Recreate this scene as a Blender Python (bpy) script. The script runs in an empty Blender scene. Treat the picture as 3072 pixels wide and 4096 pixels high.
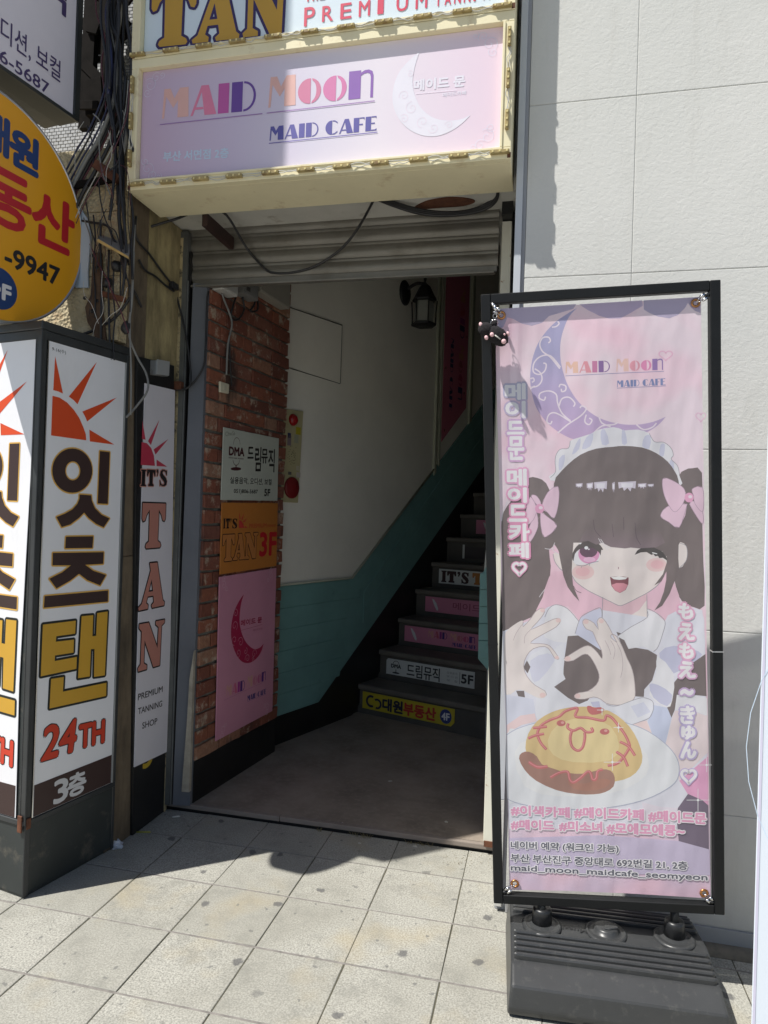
import bpy, bmesh, math, random
from mathutils import Vector, Matrix
from mathutils.geometry import tessellate_polygon
random.seed(7)
SC = bpy.context.scene
COL = SC.collection
R_ = math.radians

# ------------------------------------------------------------------ camera
CAM = Vector((1.457, -2.379, 1.396)); FPX = 2743.76
yaw, pitch, roll = R_(-12.925), R_(0.372), R_(1.811)
FW = Vector((math.sin(yaw)*math.cos(pitch), math.cos(yaw)*math.cos(pitch), math.sin(pitch)))
_r0 = Vector((math.cos(yaw), -math.sin(yaw), 0)); _u0 = _r0.cross(FW)
RT = _r0*math.cos(roll) + _u0*math.sin(roll)
UP = -_r0*math.sin(roll) + _u0*math.cos(roll)
cam = bpy.data.objects.new('camera', bpy.data.cameras.new('camera')); COL.objects.link(cam)
m3 = Matrix((RT, UP, -FW)).transposed()
cam.matrix_world = Matrix.Translation(CAM) @ m3.to_4x4()
cam.data.sensor_fit = 'VERTICAL'; cam.data.sensor_height = 36; cam.data.lens = FPX/4096*36
cam.data.clip_start = 0.05; cam.data.clip_end = 500
SC.camera = cam

# ------------------------------------------------------------------ world, sun, exposure
SUN_EL = 58.7
sd = Vector((-0.778, -0.628))                      # horizontal direction towards the sun
W = bpy.data.worlds.new('World'); SC.world = W; W.use_nodes = True
nt = W.node_tree; bg = nt.nodes['Background']
sky = nt.nodes.new('ShaderNodeTexSky'); sky.sky_type = 'NISHITA'; sky.sun_disc = False
sky.sun_elevation = R_(SUN_EL); sky.sun_rotation = math.atan2(sd.x, sd.y) % (2*math.pi)
nt.links.new(sky.outputs[0], bg.inputs[0]); bg.inputs[1].default_value = 0.068
sl = bpy.data.lights.new('sun', 'SUN'); sl.energy = 4.8; sl.angle = R_(0.53); sl.color = (1.0, .965, .90)
so = bpy.data.objects.new('sun', sl); COL.objects.link(so)
ld = Vector((-sd.x*math.cos(R_(SUN_EL)), -sd.y*math.cos(R_(SUN_EL)), -math.sin(R_(SUN_EL))))
so.rotation_euler = ld.to_track_quat('-Z', 'Y').to_euler(); so.location = (-6, -6, 12)
SC.view_settings.view_transform = 'Standard'; SC.view_settings.look = 'None'
SC.view_settings.gamma = 1; SC.view_settings.exposure = 0.30; SC.view_settings.use_curve_mapping = False
SC.cycles.max_bounces = 8; SC.cycles.diffuse_bounces = 7; SC.cycles.transparent_max_bounces = 24

# ------------------------------------------------------------------ helpers
def ray(u, v): return FW + RT*((u-1536)/FPX) - UP*((v-2048)/FPX)
def hit(u, v, n, d):
    n = Vector(n); r = ray(u, v); return CAM + r*((d - n.dot(CAM))/n.dot(r))
def at_y(u, v, y): return hit(u, v, (0, 1, 0), y)
def at_x(u, v, x): return hit(u, v, (1, 0, 0), x)
def at_z(u, v, z): return hit(u, v, (0, 0, 1), z)

class Plane:
    """a flat sign face: origin o, outward normal n; a runs to the viewer's right, b upwards"""
    def __init__(s, o, n, up=(0, 0, 1)):
        s.o = Vector(o); s.n = Vector(n).normalized(); s.ex = (-s.n).cross(Vector(up)).normalized(); s.ey = s.n.cross(s.ex).normalized()
    def pix(s, u, v):
        r = ray(u, v); P = CAM + r*((s.o-CAM).dot(s.n)/r.dot(s.n)) - s.o
        return (P.dot(s.ex), P.dot(s.ey))
    def P(s, a, b, d=0.0): return s.o + s.ex*a + s.ey*b + s.n*d
    def off(s, d): return Plane(s.o + s.n*d, s.n, s.ey)

def setp(o, label=None, cat=None, group=None, kind=None):
    if label: o['label'] = label
    if cat: o['category'] = cat
    if group: o['group'] = group
    if kind: o['kind'] = kind
    return o
def empty(name, loc=(0, 0, 0), label=None, cat=None, group=None, kind=None):
    o = bpy.data.objects.new(name, None); COL.objects.link(o); o.location = loc
    o.empty_display_size = .05
    return setp(o, label, cat, group, kind)
def link(name, me, m=None, parent=None):
    if m is not None and not me.materials: me.materials.append(m)
    o = bpy.data.objects.new(name, me); COL.objects.link(o)
    if parent is not None:
        o.parent = parent
        L = Matrix.Translation(parent_world(parent)); o.matrix_parent_inverse = L.inverted()
    return o
def parent_world(p):
    v = Vector(p.location)
    return v
def bm_obj(name, bm, m, parent=None, smooth=False):
    me = bpy.data.meshes.new(name); bm.to_mesh(me); bm.free()
    if smooth:
        for p in me.polygons: p.use_smooth = True
    return link(name, me, m, parent)
def pyd(name, vs, fs, m, parent=None, smooth=False):
    me = bpy.data.meshes.new(name); me.from_pydata([tuple(v) for v in vs], [], fs); me.update()
    if smooth:
        for p in me.polygons: p.use_smooth = True
    return link(name, me, m, parent)
def add_box(bm, lo, hi, M=None):
    vs = []
    for z in (lo[2], hi[2]):
        for x, y in ((lo[0], lo[1]), (hi[0], lo[1]), (hi[0], hi[1]), (lo[0], hi[1])):
            p = Vector((x, y, z)); vs.append(bm.verts.new(M @ p if M is not None else p))
    for f in ((3, 2, 1, 0), (4, 5, 6, 7), (0, 1, 5, 4), (1, 2, 6, 5), (2, 3, 7, 6), (3, 0, 4, 7)):
        bm.faces.new([vs[i] for i in f])
    return vs
def box(name, lo, hi, m, parent=None, bevel=0.0, M=None, seg=2):
    bm = bmesh.new(); add_box(bm, lo, hi, M)
    if bevel: bmesh.ops.bevel(bm, geom=bm.edges[:], offset=bevel, segments=seg, affect='EDGES', profile=.6)
    return bm_obj(name, bm, m, parent)
def prism(name, pts, vec, m, parent=None, bevel=0.0):
    """polygon of 3-D points pushed along vec"""
    bm = bmesh.new(); a = [bm.verts.new(p) for p in pts]; b = [bm.verts.new(Vector(p)+Vector(vec)) for p in pts]
    n = len(pts)
    bm.faces.new(a); bm.faces.new(b[::-1])
    for i in range(n): bm.faces.new((a[(i+1) % n], a[i], b[i], b[(i+1) % n]))
    bmesh.ops.recalc_face_normals(bm, faces=bm.faces)
    if bevel: bmesh.ops.bevel(bm, geom=bm.edges[:], offset=bevel, segments=1, affect='EDGES')
    return bm_obj(name, bm, m, parent)
def catmull(pts, k=6, closed=False):
    P = [Vector(p) for p in pts]; out = []; n = len(P)
    rng = range(n) if closed else range(n-1)
    for i in rng:
        if closed: p0, p1, p2, p3 = P[(i-1) % n], P[i], P[(i+1) % n], P[(i+2) % n]
        else: p0, p1, p2, p3 = P[max(i-1, 0)], P[i], P[i+1], P[min(i+2, n-1)]
        for j in range(k):
            t = j/k
            out.append(.5*((2*p1)+(p2-p0)*t+(2*p0-5*p1+4*p2-p3)*t*t+(3*p1-p0-3*p2+p3)*t**3))
    if not closed: out.append(P[-1])
    return out
def tube_geo(bm, pts, r, seg=7, r2=None, cap=True):
    pts = [Vector(p) for p in pts]; n = len(pts); rings = []
    prev = None
    for i, p in enumerate(pts):
        t = (pts[min(i+1, n-1)] - pts[max(i-1, 0)]).normalized()
        if prev is None:
            a = t.cross(Vector((0, 0, 1)))
            if a.length < .05: a = t.cross(Vector((1, 0, 0)))
        else: a = prev - t*prev.dot(t)
        a.normalize(); prev = a; b = t.cross(a)
        rr = r if r2 is None else r + (r2-r)*i/(n-1)
        rings.append([bm.verts.new(p + (a*math.cos(2*math.pi*k/seg) + b*math.sin(2*math.pi*k/seg))*rr) for k in range(seg)])
    for i in range(n-1):
        for k in range(seg):
            bm.faces.new((rings[i][k], rings[i][(k+1) % seg], rings[i+1][(k+1) % seg], rings[i+1][k]))
    if cap: bm.faces.new(rings[0][::-1]); bm.faces.new(rings[-1])
def tube(name, pts, r, m, parent=None, smooth=True, k=6, seg=7):
    bm = bmesh.new(); P = catmull(pts, k) if smooth and len(pts) > 2 else pts
    tube_geo(bm, P, r, seg); return bm_obj(name, bm, m, parent, smooth=True)
def lathe(name, prof, c, m, parent=None, seg=24, axis='Z', smooth=True, M=None):
    bm = bmesh.new(); rings = []
    for r, h in prof:
        ring = []
        for k in range(seg):
            a = 2*math.pi*k/seg
            p = Vector((r*math.cos(a), r*math.sin(a), h))
            if axis == 'Y': p = Vector((p.x, -p.z, p.y))
            if axis == 'X': p = Vector((p.z, p.x, p.y))
            if M is not None: p = M @ p
            ring.append(bm.verts.new(p + Vector(c)))
        rings.append(ring)
    for i in range(len(rings)-1):
        for k in range(seg): bm.faces.new((rings[i][k], rings[i][(k+1) % seg], rings[i+1][(k+1) % seg], rings[i+1][k]))
    bm.faces.new(rings[0][::-1]); bm.faces.new(rings[-1])
    bmesh.ops.recalc_face_normals(bm, faces=bm.faces)
    return bm_obj(name, bm, m, parent, smooth=smooth)

# ------------------------------------------------------------------ materials
def nodes(name):
    m = bpy.data.materials.new(name); m.use_nodes = True; t = m.node_tree
    return m, t, t.nodes['Principled BSDF']
def nz(t, scale, detail=4, rough=.6, vec=None, stretch=None, pos=None):
    n = t.nodes.new('ShaderNodeTexNoise'); n.inputs['Scale'].default_value = scale; n.inputs['Detail'].default_value = detail; n.inputs['Roughness'].default_value = rough
    if pos is None:
        g = t.nodes.new('ShaderNodeNewGeometry'); pos = g.outputs['Position']
    if stretch:
        mp = t.nodes.new('ShaderNodeMapping'); mp.inputs['Scale'].default_value = stretch; t.links.new(pos, mp.inputs[0]); pos = mp.outputs[0]
    t.links.new(pos, n.inputs['Vector']); return n
def ramp(t, sock, p0, p1, c0=(0, 0, 0, 1), c1=(1, 1, 1, 1)):
    r = t.nodes.new('ShaderNodeValToRGB'); r.color_ramp.elements[0].position = p0; r.color_ramp.elements[1].position = p1
    r.color_ramp.elements[0].color = c0; r.color_ramp.elements[1].color = c1
    t.links.new(sock, r.inputs[0]); return r
def mixc(t, fac, a, b, mode='MIX'):
    x = t.nodes.new('ShaderNodeMix'); x.data_type = 'RGBA'; x.blend_type = mode
    for s, v in ((x.inputs[0], fac), (x.inputs[6], a), (x.inputs[7], b)):
        if hasattr(v, 'is_linked') or hasattr(v, 'links'): t.links.new(v, s)
        elif isinstance(v, (int, float)): s.default_value = v
        else: s.default_value = (*v[:3], 1)
    return x.outputs[2]
def bump(t, b, h, strength, dist=.002):
    n = t.nodes.new('ShaderNodeBump'); n.inputs['Strength'].default_value = strength; n.inputs['Distance'].default_value = dist
    t.links.new(h, n.inputs['Height']); t.links.new(n.outputs[0], b.inputs['Normal']); return n
def mat(name, c, rough=.6, var=.08, vs=6, b=0, bs=80, dirt=None, dt=(.5, .75), ds=4, dstretch=None, metal=0, spec=.5, stretch=None, dmax=1, coat=0):
    m, t, p = nodes(name)
    p.inputs['Roughness'].default_value = rough; p.inputs['Metallic'].default_value = metal
    p.inputs['Specular IOR Level'].default_value = spec
    if coat: p.inputs['Coat Weight'].default_value = coat; p.inputs['Coat Roughness'].default_value = .08
    n = nz(t, vs, 5, .6, stretch=stretch)
    r = ramp(t, n.outputs[0], .3, .7, (*[max(0, x*(1-var)) for x in c], 1), (*[min(1, x*(1+var)) for x in c], 1))
    col = r.outputs[0]
    if dirt:
        dn = nz(t, ds, 8, .7, stretch=dstretch); dr = ramp(t, dn.outputs[0], dt[0], dt[1], (0, 0, 0, 1), (dmax, dmax, dmax, 1))
        col = mixc(t, dr.outputs[0], col, dirt)
    t.links.new(col, p.inputs['Base Color'])
    if b:
        bn = nz(t, bs, 4, .6); bump(t, p, bn.outputs[0], b)
    return m
INK = {}
def ink(c, rough=.45, fabric=False):
    k = (tuple(round(x, 3) for x in c), rough, fabric)
    if k in INK: return INK[k]
    if not fabric:
        INK[k] = mat('printed_ink', c, rough, var=.03, vs=9)
    else:
        INK[k] = fabric_mat('printed_mesh_ink', c)
    return INK[k]
def fabric_mat(name, c, c2=None, zr=None, blot=None):
    """woven mesh banner: mostly diffuse, lets some light and sight through"""
    m, t, p = nodes(name)
    p.inputs['Roughness'].default_value = .7; p.inputs['Specular IOR Level'].default_value = .25
    g = t.nodes.new('ShaderNodeNewGeometry'); sx = t.nodes.new('ShaderNodeSeparateXYZ'); t.links.new(g.outputs['Position'], sx.inputs[0])
    if c2 is not None:
        mr = t.nodes.new('ShaderNodeMapRange'); mr.inputs['From Min'].default_value = zr[0]; mr.inputs['From Max'].default_value = zr[1]
        t.links.new(sx.outputs[2], mr.inputs[0]); col = mixc(t, mr.outputs[0], c, c2)
    else:
        rgb = t.nodes.new('ShaderNodeRGB'); rgb.outputs[0].default_value = (*c, 1); col = rgb.outputs[0]
    if blot:
        bn = nz(t, 5.5, 2, .5); br = ramp(t, bn.outputs[0], .42, .68); col = mixc(t, br.outputs[0], col, blot)
    # weave: fine light threads
    wv = t.nodes.new('ShaderNodeTexWave'); wv.bands_direction = 'Z'; wv.inputs['Scale'].default_value = 190; wv.inputs['Distortion'].default_value = .3
    t.links.new(g.outputs['Position'], wv.inputs[0])
    wr = ramp(t, wv.outputs[1], .2, .8, (.90, .90, .90, 1), (1, 1, 1, 1))
    col = mixc(t, 1.0, col, wr.outputs[0], 'MULTIPLY')
    t.links.new(col, p.inputs['Base Color'])
    fo = nz(t, 2.6, 3, .5, stretch=(1.6, 1.6, .7)); fo2 = t.nodes.new('ShaderNodeTexWave'); fo2.bands_direction = 'DIAGONAL'; fo2.inputs['Scale'].default_value = .9; fo2.inputs['Distortion'].default_value = 6; t.links.new(g.outputs['Position'], fo2.inputs[0])
    fm = t.nodes.new('ShaderNodeMath'); fm.operation = 'MULTIPLY_ADD'; t.links.new(fo2.outputs[1], fm.inputs[0]); fm.inputs[1].default_value = .22; t.links.new(fo.outputs[0], fm.inputs[2])
    bump(t, p, fm.outputs[0], .55, .055)
    tl = t.nodes.new('ShaderNodeBsdfTranslucent'); t.links.new(col, tl.inputs[0])
    tr = t.nodes.new('ShaderNodeBsdfTransparent')
    m1 = t.nodes.new('ShaderNodeMixShader'); m1.inputs[0].default_value = .05
    m2 = t.nodes.new('ShaderNodeMixShader'); m2.inputs[0].default_value = FAB_ALPHA
    out = t.nodes['Material Output']
    t.links.new(p.outputs[0], m1.inputs[1]); t.links.new(tl.outputs[0], m1.inputs[2])
    t.links.new(m1.outputs[0], m2.inputs[1]); t.links.new(tr.outputs[0], m2.inputs[2]); t.links.new(m2.outputs[0], out.inputs[0])
    return m
FAB_ALPHA = .10

# ------------------------------------------------------------------ printing on planes
def poly_tris(loops):
    L = [[Vector((p[0], p[1], 0)) for p in l] for l in loops]
    return tessellate_polygon(L), [p for l in L for p in l]
def print_polys(name, pl, polys, m, parent, d=.0008, dil=0.0, nd=12, dots=1e-5):
    """polys: list of [outer, hole...] loops (or a flat list of points) in plane coordinates"""
    vs, fs = [], []; k = 0
    shifts = [(0, 0)] + ([(dil*math.cos(2*math.pi*i/nd), dil*math.sin(2*math.pi*i/nd)) for i in range(nd)] if dil else [])
    for poly in polys:
        loops = poly if isinstance(poly[0][0], (list, tuple, Vector)) and not isinstance(poly[0][0], float) and hasattr(poly[0][0], '__len__') else [poly]
        tr, pts = poly_tris(loops)
        for sx, sy in shifts:
            base = len(vs); dd = d + dots*k; k += 1
            vs += [pl.P(p[0]+sx, p[1]+sy, dd) for p in pts]
            for f in tr: fs.append(tuple(base+i for i in f))
    me = bpy.data.meshes.new(name); me.from_pydata([tuple(v) for v in vs], [], fs)
    bm = bmesh.new(); bm.from_mesh(me)
    for f in bm.faces:
        f.normal_update()
        if f.normal.dot(pl.n) < 0: f.normal_flip()
    bm.to_mesh(me); bm.free()
    return link(name, me, m, parent)
def pxpoly(pl, pts, f=lambda x, y: (x, y), k=0):
    q = [pl.pix(*f(x, y)) for x, y in pts]
    if k: q = [(v.x, v.y) for v in catmull([Vector((a, b, 0)) for a, b in q], k, True)]
    return q
def ribbon(pts, w, k=6, taper=False):
    P = catmull([Vector((a, b, 0)) for a, b in pts], k) if k else [Vector((a, b, 0)) for a, b in pts]
    n = len(P); L, Rr = [], []
    for i, p in enumerate(P):
        t = (P[min(i+1, n-1)]-P[max(i-1, 0)]); t.normalize(); nn = Vector((-t.y, t.x, 0))
        ww = w*.5*(1 if not taper else (1-.75*i/(n-1)))
        L.append(p+nn*ww); Rr.append(p-nn*ww)
    return [((L[i].x, L[i].y), (L[i+1].x, L[i+1].y), (Rr[i+1].x, Rr[i+1].y), (Rr[i].x, Rr[i].y)) for i in range(n-1)]
def print_ribbon(name, pl, pts, w, m, parent, d, k=6, taper=False):
    vs, fs = [], []
    for q in ribbon(pts, w, k, taper):
        b = len(vs); vs += [pl.P(x, y, d) for x, y in q]; fs.append((b+3, b+2, b+1, b))
    return pyd(name, vs, fs, m, parent)
FC = {}
def glyphs(s, res=3):
    if (s, res) in FC: return FC[(s, res)]
    c = bpy.data.curves.new('t', 'FONT'); c.body = s; c.resolution_u = res
    o = bpy.data.objects.new('t', c); COL.objects.link(o); bpy.context.view_layer.update()
    me = bpy.data.meshes.new_from_object(o.evaluated_get(bpy.context.evaluated_depsgraph_get()))
    vs = [(v.co.x, v.co.y) for v in me.vertices]; fs = [tuple(p.vertices) for p in me.polygons]
    bpy.data.objects.remove(o); bpy.data.curves.remove(c); bpy.data.meshes.remove(me)
    x0, x1 = min(v[0] for v in vs), max(v[0] for v in vs); y0, y1 = min(v[1] for v in vs), max(v[1] for v in vs)
    vs = [((x-x0)/(x1-x0), (y-y0)/(y1-y0)) for x, y in vs]
    FC[(s, res)] = (vs, fs); return vs, fs
def text_local(name, pl, s, o, ex, ey, m, parent, d=.001, bold=0.0, nd=8, dots=2e-6):
    """string s filled into the parallelogram o, o+ex, o+ey (plane coordinates)"""
    g, gf = glyphs(s); vs, fs = [], []
    shifts = [(0, 0)] + ([(bold*math.cos(2*math.pi*i/nd), bold*math.sin(2*math.pi*i/nd)) for i in range(nd)] if bold else [])
    for k, (sx, sy) in enumerate(shifts):
        b = len(vs)
        vs += [pl.P(o[0]+ex[0]*x+ey[0]*y+sx, o[1]+ex[1]*x+ey[1]*y+sy, d+dots*k) for x, y in g]
        fs += [tuple(b+i for i in f) for f in gf]
    return pyd(name, vs, fs, m, parent)
def text_px(name, pl, s, BL, BR, TL, m, parent, d=.001, bold=0.0, f=lambda x, y: (x, y), upright=True, nd=8):
    a, b, c = pl.pix(*f(*BL)), pl.pix(*f(*BR)), pl.pix(*f(*TL))
    ex = (b[0]-a[0], b[1]-a[1]); ey = (0 if upright else c[0]-a[0], c[1]-a[1])
    return text_local(name, pl, s, a, ex, ey, m, parent, d, bold, nd)
def ell(cx, cy, rx, ry, a0=0, a1=360, n=24):
    return [(cx+rx*math.cos(R_(a0+(a1-a0)*i/n)), cy+ry*math.sin(R_(a0+(a1-a0)*i/n))) for i in range(n + (0 if abs(a1-a0) == 360 else 1))]
# art-deco capitals (unit height)
DECO = {
 'M': (.98, [[(0, 0), (.08, 0), (.13, .74), (.40, .33), (.56, .58), (.56, 0), (.96, 0), (.93, 1), (.62, 1), (.43, .66), (.28, 1), (.05, 1)]]),
 'A': (.90, [[(0, 0), (.08, 0), (.16, .2), (.46, .2), (.44, .28), (.19, .28), (.38, .78), (.50, 0), (.92, 0), (.62, 1), (.36, 1)]]),
 'I': (.44, [[(.02, 0), (.40, 0), (.40, 1), (.02, 1)]]),
 'D': (.86, [[(0, 0), (.38, 0), (.38, 1), (0, 1)], [(.42, 1)]+ell(.42, .5, .42, .5, 85, -85, 14)+[(.42, 0), (.42, .07)]+ell(.42, .5, .34, .43, -80, 80, 14)+[(.42, .93)]]),
 'o': (.82, [ell(.40, .41, .40, .41, 95, 265, 14)+[(.44, 0), (.44, .82)], [(.47, .82)]+ell(.42, .41, .38, .41, 82, -82, 14)+[(.47, 0), (.50, .08)]+ell(.47, .41, .17, .33, -75, 75, 10)+[(.50, .74)]]),
 'n': (.84, [[(0, 0), (.40, 0), (.40, .90), (0, .90)], [(.40, .72), (.50, .78), (.62, .80), (.70, .76), (.73, .66), (.73, 0), (.82, 0), (.82, .70), (.78, .84), (.66, .90), (.52, .89), (.40, .82)]]),
 'C': (.86, [ell(.42, .5, .42, .5, 95, 265, 14)+[(.44, .02), (.44, .98)], [(.46, 1), (.62, .98), (.80, .86), (.80, .76), (.62, .90), (.46, .93)], [(.46, 0), (.62, .02), (.80, .14), (.80, .24), (.62, .10), (.46, .07)]]),
 'F': (.72, [[(0, 0), (.36, 0), (.36, 1), (0, 1)], [(.37, 1), (.70, 1), (.70, .82), (.62, .92), (.37, .92)], [(.37, .56), (.60, .56), (.60, .47), (.37, .47)]]),
 'E': (.74, [[(0, 0), (.36, 0), (.36, 1), (0, 1)], [(.37, 1), (.70, 1), (.70, .84), (.62, .92), (.37, .92)], [(.37, .56), (.60, .56), (.60, .47), (.37, .47)], [(.37, 0), (.72, 0), (.72, .16), (.62, .08), (.37, .08)]]),
 ' ': (.35, []),
}
def deco(pl, s, a, ex, ey, cols, parent, d=.0012, fabric=False):
    W_ = sum(DECO[c][0]+.05 for c in s); x = 0; i = 0
    for ch in s:
        w, polys = DECO[ch]
        if polys:
            Q = [[(a[0]+ex[0]*(x+p[0])/W_+ey[0]*p[1], a[1]+ex[1]*(x+p[0])/W_+ey[1]*p[1]) for p in poly] for poly in polys]
            print_polys('printed_letter', pl, Q, ink(cols[i % len(cols)], fabric=fabric), parent, d); i += 1
        x += w+.05
def deco_px(pl, s, BL, BR, TL, cols, parent, d=.0002, f=lambda x, y: (x, y), fabric=False):
    a, b, c = pl.pix(*f(*BL)), pl.pix(*f(*BR)), pl.pix(*f(*TL))
    deco(pl, s, a, (b[0]-a[0], b[1]-a[1]), (0, c[1]-a[1]), cols, parent, d, fabric)
# slab capitals of the tanning shop
SLAB = {
 'T': [[(0, 1), (1, 1), (1, .66), (.96, .60), (.88, .62), (.82, .74), (.70, .86), (.69, .15), (.80, .10), (.83, .04), (.79, 0), (.21, 0), (.17, .04), (.20, .10), (.31, .15), (.30, .86), (.18, .74), (.12, .62), (.04, .60), (0, .66)]],
 'A': [[[(.37, 1), (.66, 1), (.93, .12), (1, .07), (.99, 0), (.52, 0), (.49, .06), (.58, .12), (.55, .27), (.33, .27), (.28, .13), (.36, .08), (.35, 0), (.02, 0), (0, .06), (.12, .13), (.42, .84)], [(.36, .37), (.53, .37), (.46, .64)]]],
 'N': [[(0, 1), (.36, 1), (.74, .40), (.76, .86), (.64, .93), (.64, 1), (1, 1), (1, .94), (.88, .88), (.86, 0), (.60, 0), (.22, .64), (.22, .14), (.34, .08), (.34, 0), (.02, 0), (0, .07), (.10, .14), (.10, .84), (0, .92)]],
 'I': [[(0, 1), (1, 1), (1, .94), (.80, .90), (.80, .10), (1, .06), (1, 0), (0, 0), (0, .06), (.2, .1), (.2, .90), (0, .94)]],
 "'": [[(.2, 1), (.8, 1), (.9, .85), (.6, .62), (.3, .60), (.5, .8), (.15, .85)]],
 'S': [[(.95, .98), (.95, .68), (.85, .68), (.72, .88), (.45, .92), (.35, .80), (.45, .70), (.85, .50), (1, .30), (.92, .08), (.65, 0), (.35, .0), (.15, .06), (.05, .0), (.0, .34), (.1, .34), (.25, .12), (.5, .07), (.66, .16), (.58, .28), (.2, .48), (.02, .66), (.1, .9), (.35, 1), (.65, .99), (.85, .93)]],
}
def slab_px(pl, ch, BL, BR, TL, fill, line, lw, parent, d=.0012, f=lambda x, y: (x, y)):
    a, b, c = pl.pix(*f(*BL)), pl.pix(*f(*BR)), pl.pix(*f(*TL)); ex = (b[0]-a[0], b[1]-a[1]); ey = (0, c[1]-a[1])
    def tr(p): return (a[0]+ex[0]*p[0]+ey[0]*p[1], a[1]+ex[1]*p[0]+ey[1]*p[1])
    Q = []
    for poly in SLAB[ch]:
        if isinstance(poly[0], list): Q.append([[tr(p) for p in l] for l in poly])
        else: Q.append([[tr(p) for p in poly]])
    if line: print_polys('letter_outline', pl, Q, line, parent, d, dil=lw)
    if fill: print_polys('printed_letter', pl, Q, fill, parent, d+.0006)
def plate(name, pl, pts, th, m, parent, d=0.0, bevel=0.0):
    """solid board: polygon in plane coordinates, from depth d out to d+th"""
    return prism(name, [pl.P(a, b, d) for a, b in pts], pl.n*th, m, parent, bevel)

# common materials
M_white = mat('white_acrylic', (.83, .83, .86), .30, .03, 3, b=.12, bs=4, dirt=(.55, .54, .52), dt=(.60, .85), ds=5, dmax=.35, dstretch=(1, 1, .4))
M_dark = mat('dark_painted_steel', (.022, .026, .027), .45, .3, 7, b=.15, bs=60, dirt=(.10, .09, .07), dt=(.62, .9), ds=14)
M_black = mat('black_paint', (.012, .012, .013), .5, .3, 9)
M_cream = mat('cream_painted_metal', (.80, .73, .49), .5, .05, 5, dirt=(.40, .24, .09), dt=(.57, .76), ds=11, dmax=.6)
M_rust = mat('rusty_steel', (.12, .045, .022), .85, .5, 22, b=.5, bs=120)
M_steel = mat('galvanised_steel', (.30, .31, .31), .45, .15, 9, metal=.6, dirt=(.12, .08, .05), dt=(.55, .8), ds=16)
M_cable = mat('black_cable_sheath', (.02, .02, .022), .45, .2, 9)
M_cableg = mat('grey_cable_sheath', (.20, .20, .19), .5, .2, 9)
M_cableb = mat('blue_cable_sheath', (.02, .025, .07), .45, .2, 9)
M_cabler = mat('red_cable_sheath', (.10, .025, .035), .45, .2, 9)
M_wirew = mat('white_wire', (.55, .54, .50), .5, .1, 9)
M_led = mat('yellowed_resin', (.36, .28, .12), .4, .25, 30, dirt=(.16, .08, .03), dt=(.5, .7), ds=45)
M_chip = mat('led_chip', (.72, .62, .30), .3, .05, 9)
M_silver = mat('bright_metal', (.75, .75, .76), .18, .03, 9, metal=1)
M_brass = mat('copper_grommet', (.55, .26, .10), .3, .2, 30, metal=1)
DK = (.035, .014, .012)

# ------------------------------------------------------------------ ground and paving
def tile_material():
    m, t, p = nodes('granite_paving'); p.inputs['Roughness'].default_value = .8; p.inputs['Specular IOR Level'].default_value = .25
    g = t.nodes.new('ShaderNodeNewGeometry'); pos = g.outputs['Position']
    n1 = nz(t, 170, 3, .75); c = ramp(t, n1.outputs[0], .36, .64, (.225, .222, .20, 1), (.53, .52, .465, 1)).outputs[0]
    n0 = nz(t, 2.2, 4, .6); c = mixc(t, ramp(t, n0.outputs[0], .42, .66, (0, 0, 0, 1), (.55, .55, .55, 1)).outputs[0], c, (.27, .262, .225))
    n2 = nz(t, 3.1, 3, .55); c = mixc(t, ramp(t, n2.outputs[0], .55, .74, (0, 0, 0, 1), (.48, .48, .48, 1)).outputs[0], c, (.40, .32, .175))
    oi = t.nodes.new('ShaderNodeObjectInfo'); c = mixc(t, ramp(t, oi.outputs['Random'], 0, 1, (0, 0, 0, 1), (.42, .42, .42, 1)).outputs[0], c, (.29, .285, .25))
    n5 = nz(t, 9, 6, .75); c = mixc(t, ramp(t, n5.outputs[0], .50, .74, (0, 0, 0, 1), (.55, .55, .55, 1)).outputs[0], c, (.20, .20, .18))
    # gum and drip spots
    for sc, r0, r1, col in ((8.2, .10, .155, (.085, .085, .09)), (19, .07, .13, (.15, .15, .145))):
        w = nz(t, 22, 3, .7); wm = t.nodes.new('ShaderNodeVectorMath'); wm.operation = 'SCALE'; wm.inputs[3].default_value = .045
        t.links.new(w.outputs[1], wm.inputs[0]); ad = t.nodes.new('ShaderNodeVectorMath'); t.links.new(pos, ad.inputs[0]); t.links.new(wm.outputs[0], ad.inputs[1])
        v = t.nodes.new('ShaderNodeTexVoronoi'); v.voronoi_dimensions = '2D'; v.inputs['Scale'].default_value = sc; t.links.new(ad.outputs[0], v.inputs['Vector'])
        f = ramp(t, v.outputs['Distance'], r0, r1, (1, 1, 1, 1), (0, 0, 0, 1))
        sel = t.nodes.new('ShaderNodeSeparateColor'); t.links.new(v.outputs['Color'], sel.inputs[0])
        s = ramp(t, sel.outputs[0], .86, .88); mu = t.nodes.new('ShaderNodeMath'); mu.operation = 'MULTIPLY'
        t.links.new(f.outputs[0], mu.inputs[0]); t.links.new(s.outputs[0], mu.inputs[1])
        mu2 = t.nodes.new('ShaderNodeMath'); mu2.operation = 'MULTIPLY'; mu2.inputs[1].default_value = .72; t.links.new(mu.outputs[0], mu2.inputs[0])
        c = mixc(t, mu2.outputs[0], c, col)
    t.links.new(c, p.inputs['Base Color'])
    bump(t, p, n1.outputs[0], .35, .0015)
    return m
M_tile = tile_material()
M_mortar = mat('joint_mortar', (.215, .20, .185), .9, .3, 30, b=.3, bs=200)
M_joint = mat('dirty_joint', (.09, .085, .06), .95, .5, 12)
ground = box('ground', (-60, -60, -.30), (60, 60, -.016), mat('pale_street_base', (.36, .355, .33), .9, .1, 3)); setp(ground, kind='structure')
pav = empty('pavement', (0, 0, 0), kind='structure')
T = .3025
variants = []
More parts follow.
